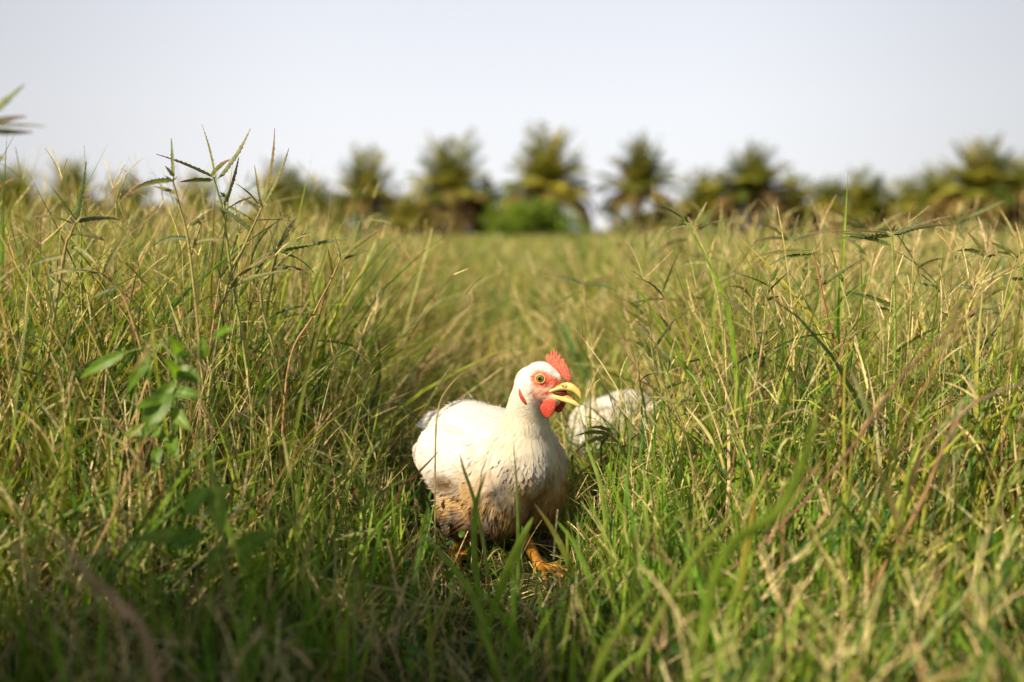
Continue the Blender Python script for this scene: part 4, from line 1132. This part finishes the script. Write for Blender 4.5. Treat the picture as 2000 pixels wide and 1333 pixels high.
vine(1.16, [(330, 900), (345, 780), (345, 700), (310, 665)],
     [(330, 760, 278, 858, 52, .2), (338, 764, 398, 776, 28, -.3), (345, 720, 398, 752, 34, .5), (300, 690, 248, 770, 30, .1), (290, 690, 292, 748, 26, -.5), (245, 690, 155, 740, 28, .4),
      (345, 700, 372, 690, 34, -.2), (300, 835, 240, 852, 26, .3), (300, 840, 330, 862, 24, -.2), (310, 870, 305, 925, 24, .0), (398, 700, 395, 655, 26, .3), (420, 660, 462, 640, 22, .2), (340, 745, 300, 800, 30, .4), (335, 800, 375, 842, 30, -.2), (350, 690, 330, 655, 26, .2), (325, 780, 262, 800, 28, -.1), (345, 735, 318, 700, 26, .3), (332, 850, 350, 905, 28, .1)],
     'vine with heart shaped bright green leaves climbing through the left bank')
vine(1.00, [(455, 1190), (440, 1080), (425, 990)],
     [(400, 950, 370, 1018, 40, .1), (425, 945, 438, 1050, 46, -.3), (375, 1045, 258, 1052, 34, .5), (395, 1040, 330, 1075, 40, .2), (465, 1075, 537, 1042, 44, -.3), (470, 1080, 492, 1112, 28, .2), (430, 1070, 405, 1120, 36, 0)],
     'low vine with broad shaded leaves at the lower left')
vine(1.05, [(1960, 1220), (1940, 1130), (1935, 1080)],
     [(1940, 1080, 1985, 1020, 55, .1), (1935, 1090, 1880, 1040, 45, -.3), (1945, 1120, 2000, 1100, 60, .3), (1930, 1130, 1890, 1160, 45, .2), (1955, 1170, 2010, 1190, 50, -.2)],
     'dark broad leaved vine in the lower right corner')
# low round clover-like leaves under the grass
n = 5200
x, y = sample_xy(n, .5, 2.6, 1.7, .36); z = rng.uniform(.01, .12, n) * (1 + 0 * x)
P = np.stack([x, y, z], -1); ok = ~inside_any(P) ; P = P[ok]; n = len(P)
ok = wedge_ok(P[:, None]); P = P[ok]; n = len(P)
Q, _ = curve_pts(P, rng.uniform(.007, .016, n), rng.uniform(0, 6.283, n), rng.uniform(.5, 1.5, n), rng.normal(.2, .3, n), 5)
ac = Acc(); ribbon(ac, Q, rng.uniform(.006, .013, n), np.array([.35, .85, 1, .95, .7, .12]), pick(GREENS[[0, 2, 4]] * [0.9, 1.1, 1], n), twist=None, fold=True)
tag(ac.build('clover', M['broad']), 'small round clover leaves low under the grass', 'clover', kind='stuff')


# ------------------------------------------------------------------ single blades that stand out
def big_blade(Y, pts, wpx, label, col, tip=None, group='broad grass blades in front', name='grass_blade'):
    P0 = [at(a_, b_, Y + c_) for a_, b_, c_ in pts]
    if P0[0].z > 0.02: P0 = [Vector((P0[0].x + (P0[0].x - P0[1].x) * .5, P0[0].y + .01, -.004))] + P0
    n = 26; m = len(P0) - 1; out = []
    for i in range(n + 1):
        t = i / n * m; k = min(int(t), m - 1); f = t - k
        a0, a1, a2, a3 = P0[max(k - 1, 0)], P0[k], P0[k + 1], P0[min(k + 2, m)]
        out.append(0.5 * ((2 * a1) + (-a0 + a2) * f + (2 * a0 - 5 * a1 + 4 * a2 - a3) * f * f + (-a0 + 3 * a1 - 3 * a2 + a3) * f ** 3))
    base = out[0].copy(); arr = np.array([[list(p - base) for p in out]])
    ac = Acc(); tt = np.linspace(0, 1, n + 1); prof = np.clip(.5 + 1.2 * tt, 0, 1) * (1 - tt ** 3); prof[-1] = .03
    ribbon(ac, arr, np.array([wpx * Y / FOC]), prof, np.array([col]), np.array([tip or col]), True, np.array([0.15]))
    o = ac.build(name, M['blade']); o.location = base
    tag(o, label, 'grass blade', group); return o


G1 = (0.22, 0.33, 0.035)
big_blade(.82, [(1395, 1130, 0), (1520, 1000, -.01), (1575, 880, -.02), (1602, 765, -.03)], 30, 'widest bright green blade arching up on the right in front', G1)
big_blade(1.28, [(1012, 1180, .02), (1012, 1060, .02), (1010, 960, 0), (1002, 860, -.02)], 9, 'thin upright blade crossing the chicken breast', (0.2, .32, .05), (0.3, .3, .1))
big_blade(1.2, [(960, 1280, 0), (930, 1120, 0), (928, 1000, -.01), (950, 918, -.03)], 14, 'blade crossing the left of the breast, bending right', (0.18, .3, .04))
big_blade(1.22, [(950, 1100, 0), (928, 985, 0), (905, 915, -.02), (898, 885, -.03)], 9, 'narrow dull blade leaning left over the breast', (0.2, .27, .06), (0.3, .22, .1))
big_blade(1.15, [(930, 1290, 0), (985, 1130, 0), (1020, 1050, 0), (1042, 1010, .01)], 20, 'broad blade leaning right below the breast', G1)
big_blade(1.2, [(1150, 1210, 0), (1120, 1120, 0), (1082, 1040, 0), (1044, 984, -.01)], 17, 'blade with brown tip leaning left beside the orange leg', G1, (0.4, .25, .1))
big_blade(1.14, [(1180, 1240, 0), (1150, 1130, 0), (1120, 1060, 0), (1085, 1015, 0)], 14, 'green blade right of the orange leg', (0.2, .34, .04))
big_blade(1.0, [(960, 1290, 0), (930, 1180, 0), (870, 1090, 0), (812, 1040, 0)], 17, 'long blade leaning left in the lower foreground', (0.2, .31, .04))
big_blade(1.22, [(805, 1180, 0), (820, 1080, 0), (838, 1010, 0), (832, 978, 0)], 12, 'cut off blade beside the left flank of the chicken', (0.15, .3, .06))
big_blade(.95, [(1250, 1290, 0), (1330, 1130, 0), (1400, 1040, 0), (1480, 980, 0)], 17, 'light green blade leaning right in the lower right', (0.26, .33, .05))
big_blade(1.0, [(1440, 1200, 0), (1452, 1110, 0), (1465, 1030, 0), (1478, 975, 0)], 20, 'yellowing blade with orange tip lower right', (0.32, .36, .05), (0.6, .35, .06))
big_blade(1.30, [(1215, 1150, 0), (1220, 1010, 0), (1228, 900, 0), (1235, 780, 0)], 11, 'tall blade in front of the hidden chicken', (0.2, .34, .06))
big_blade(1.35, [(1190, 1100, 0), (1175, 960, 0), (1150, 880, .02), (1140, 840, .02)], 10, 'leaning blade between the two chickens', (0.24, .34, .06))
big_blade(1.05, [(560, 1290, 0), (470, 1100, 0), (425, 960, 0), (385, 815, 0)], 15, 'tall blade rising through the lower left leaves', (0.2, .33, .04))
big_blade(.70, [(300, 1300, 0), (230, 1180, 0), (160, 1110, 0), (110, 1040, 0)], 22, 'blurred pinkish seed plume in the lower left foreground', (0.36, .24, .16), None, 'foreground plumes', 'seed_plume')
big_blade(1.30, [(775, 980, 0), (812, 930, 0), (840, 900, 0), (858, 880, 0)], 6, 'purplish dry stalk leaning across the left flank', (0.22, .1, .07), None, 'dry stalks near the chicken', 'dry_stalk')
big_blade(1.40, [(850, 900, 0), (856, 800, 0), (880, 752, 0), (920, 715, 0)], 4.5, 'forked straw stalk left of the chicken head', (0.5, .4, .2), None, 'dry stalks near the chicken', 'dry_stalk')
big_blade(1.38, [(1240, 1120, 0), (1245, 1000, 0), (1250, 900, 0), (1256, 850, 0)], 14, 'upright blade in front of the right bank', (0.2, .34, .05))

# unseen shrub added left of the frame to throw shade over the near grass
bush('shade_shrub', Vector((-1.38, -0.12, 0)), 0.5, 0.5, 1.55, 9000, np.array([(0.10, 0.16, 0.03), (0.14, 0.20, 0.04)]), 'added shrub outside the frame on the left, there to shade the near grass', 'shrub', ls=0.11)
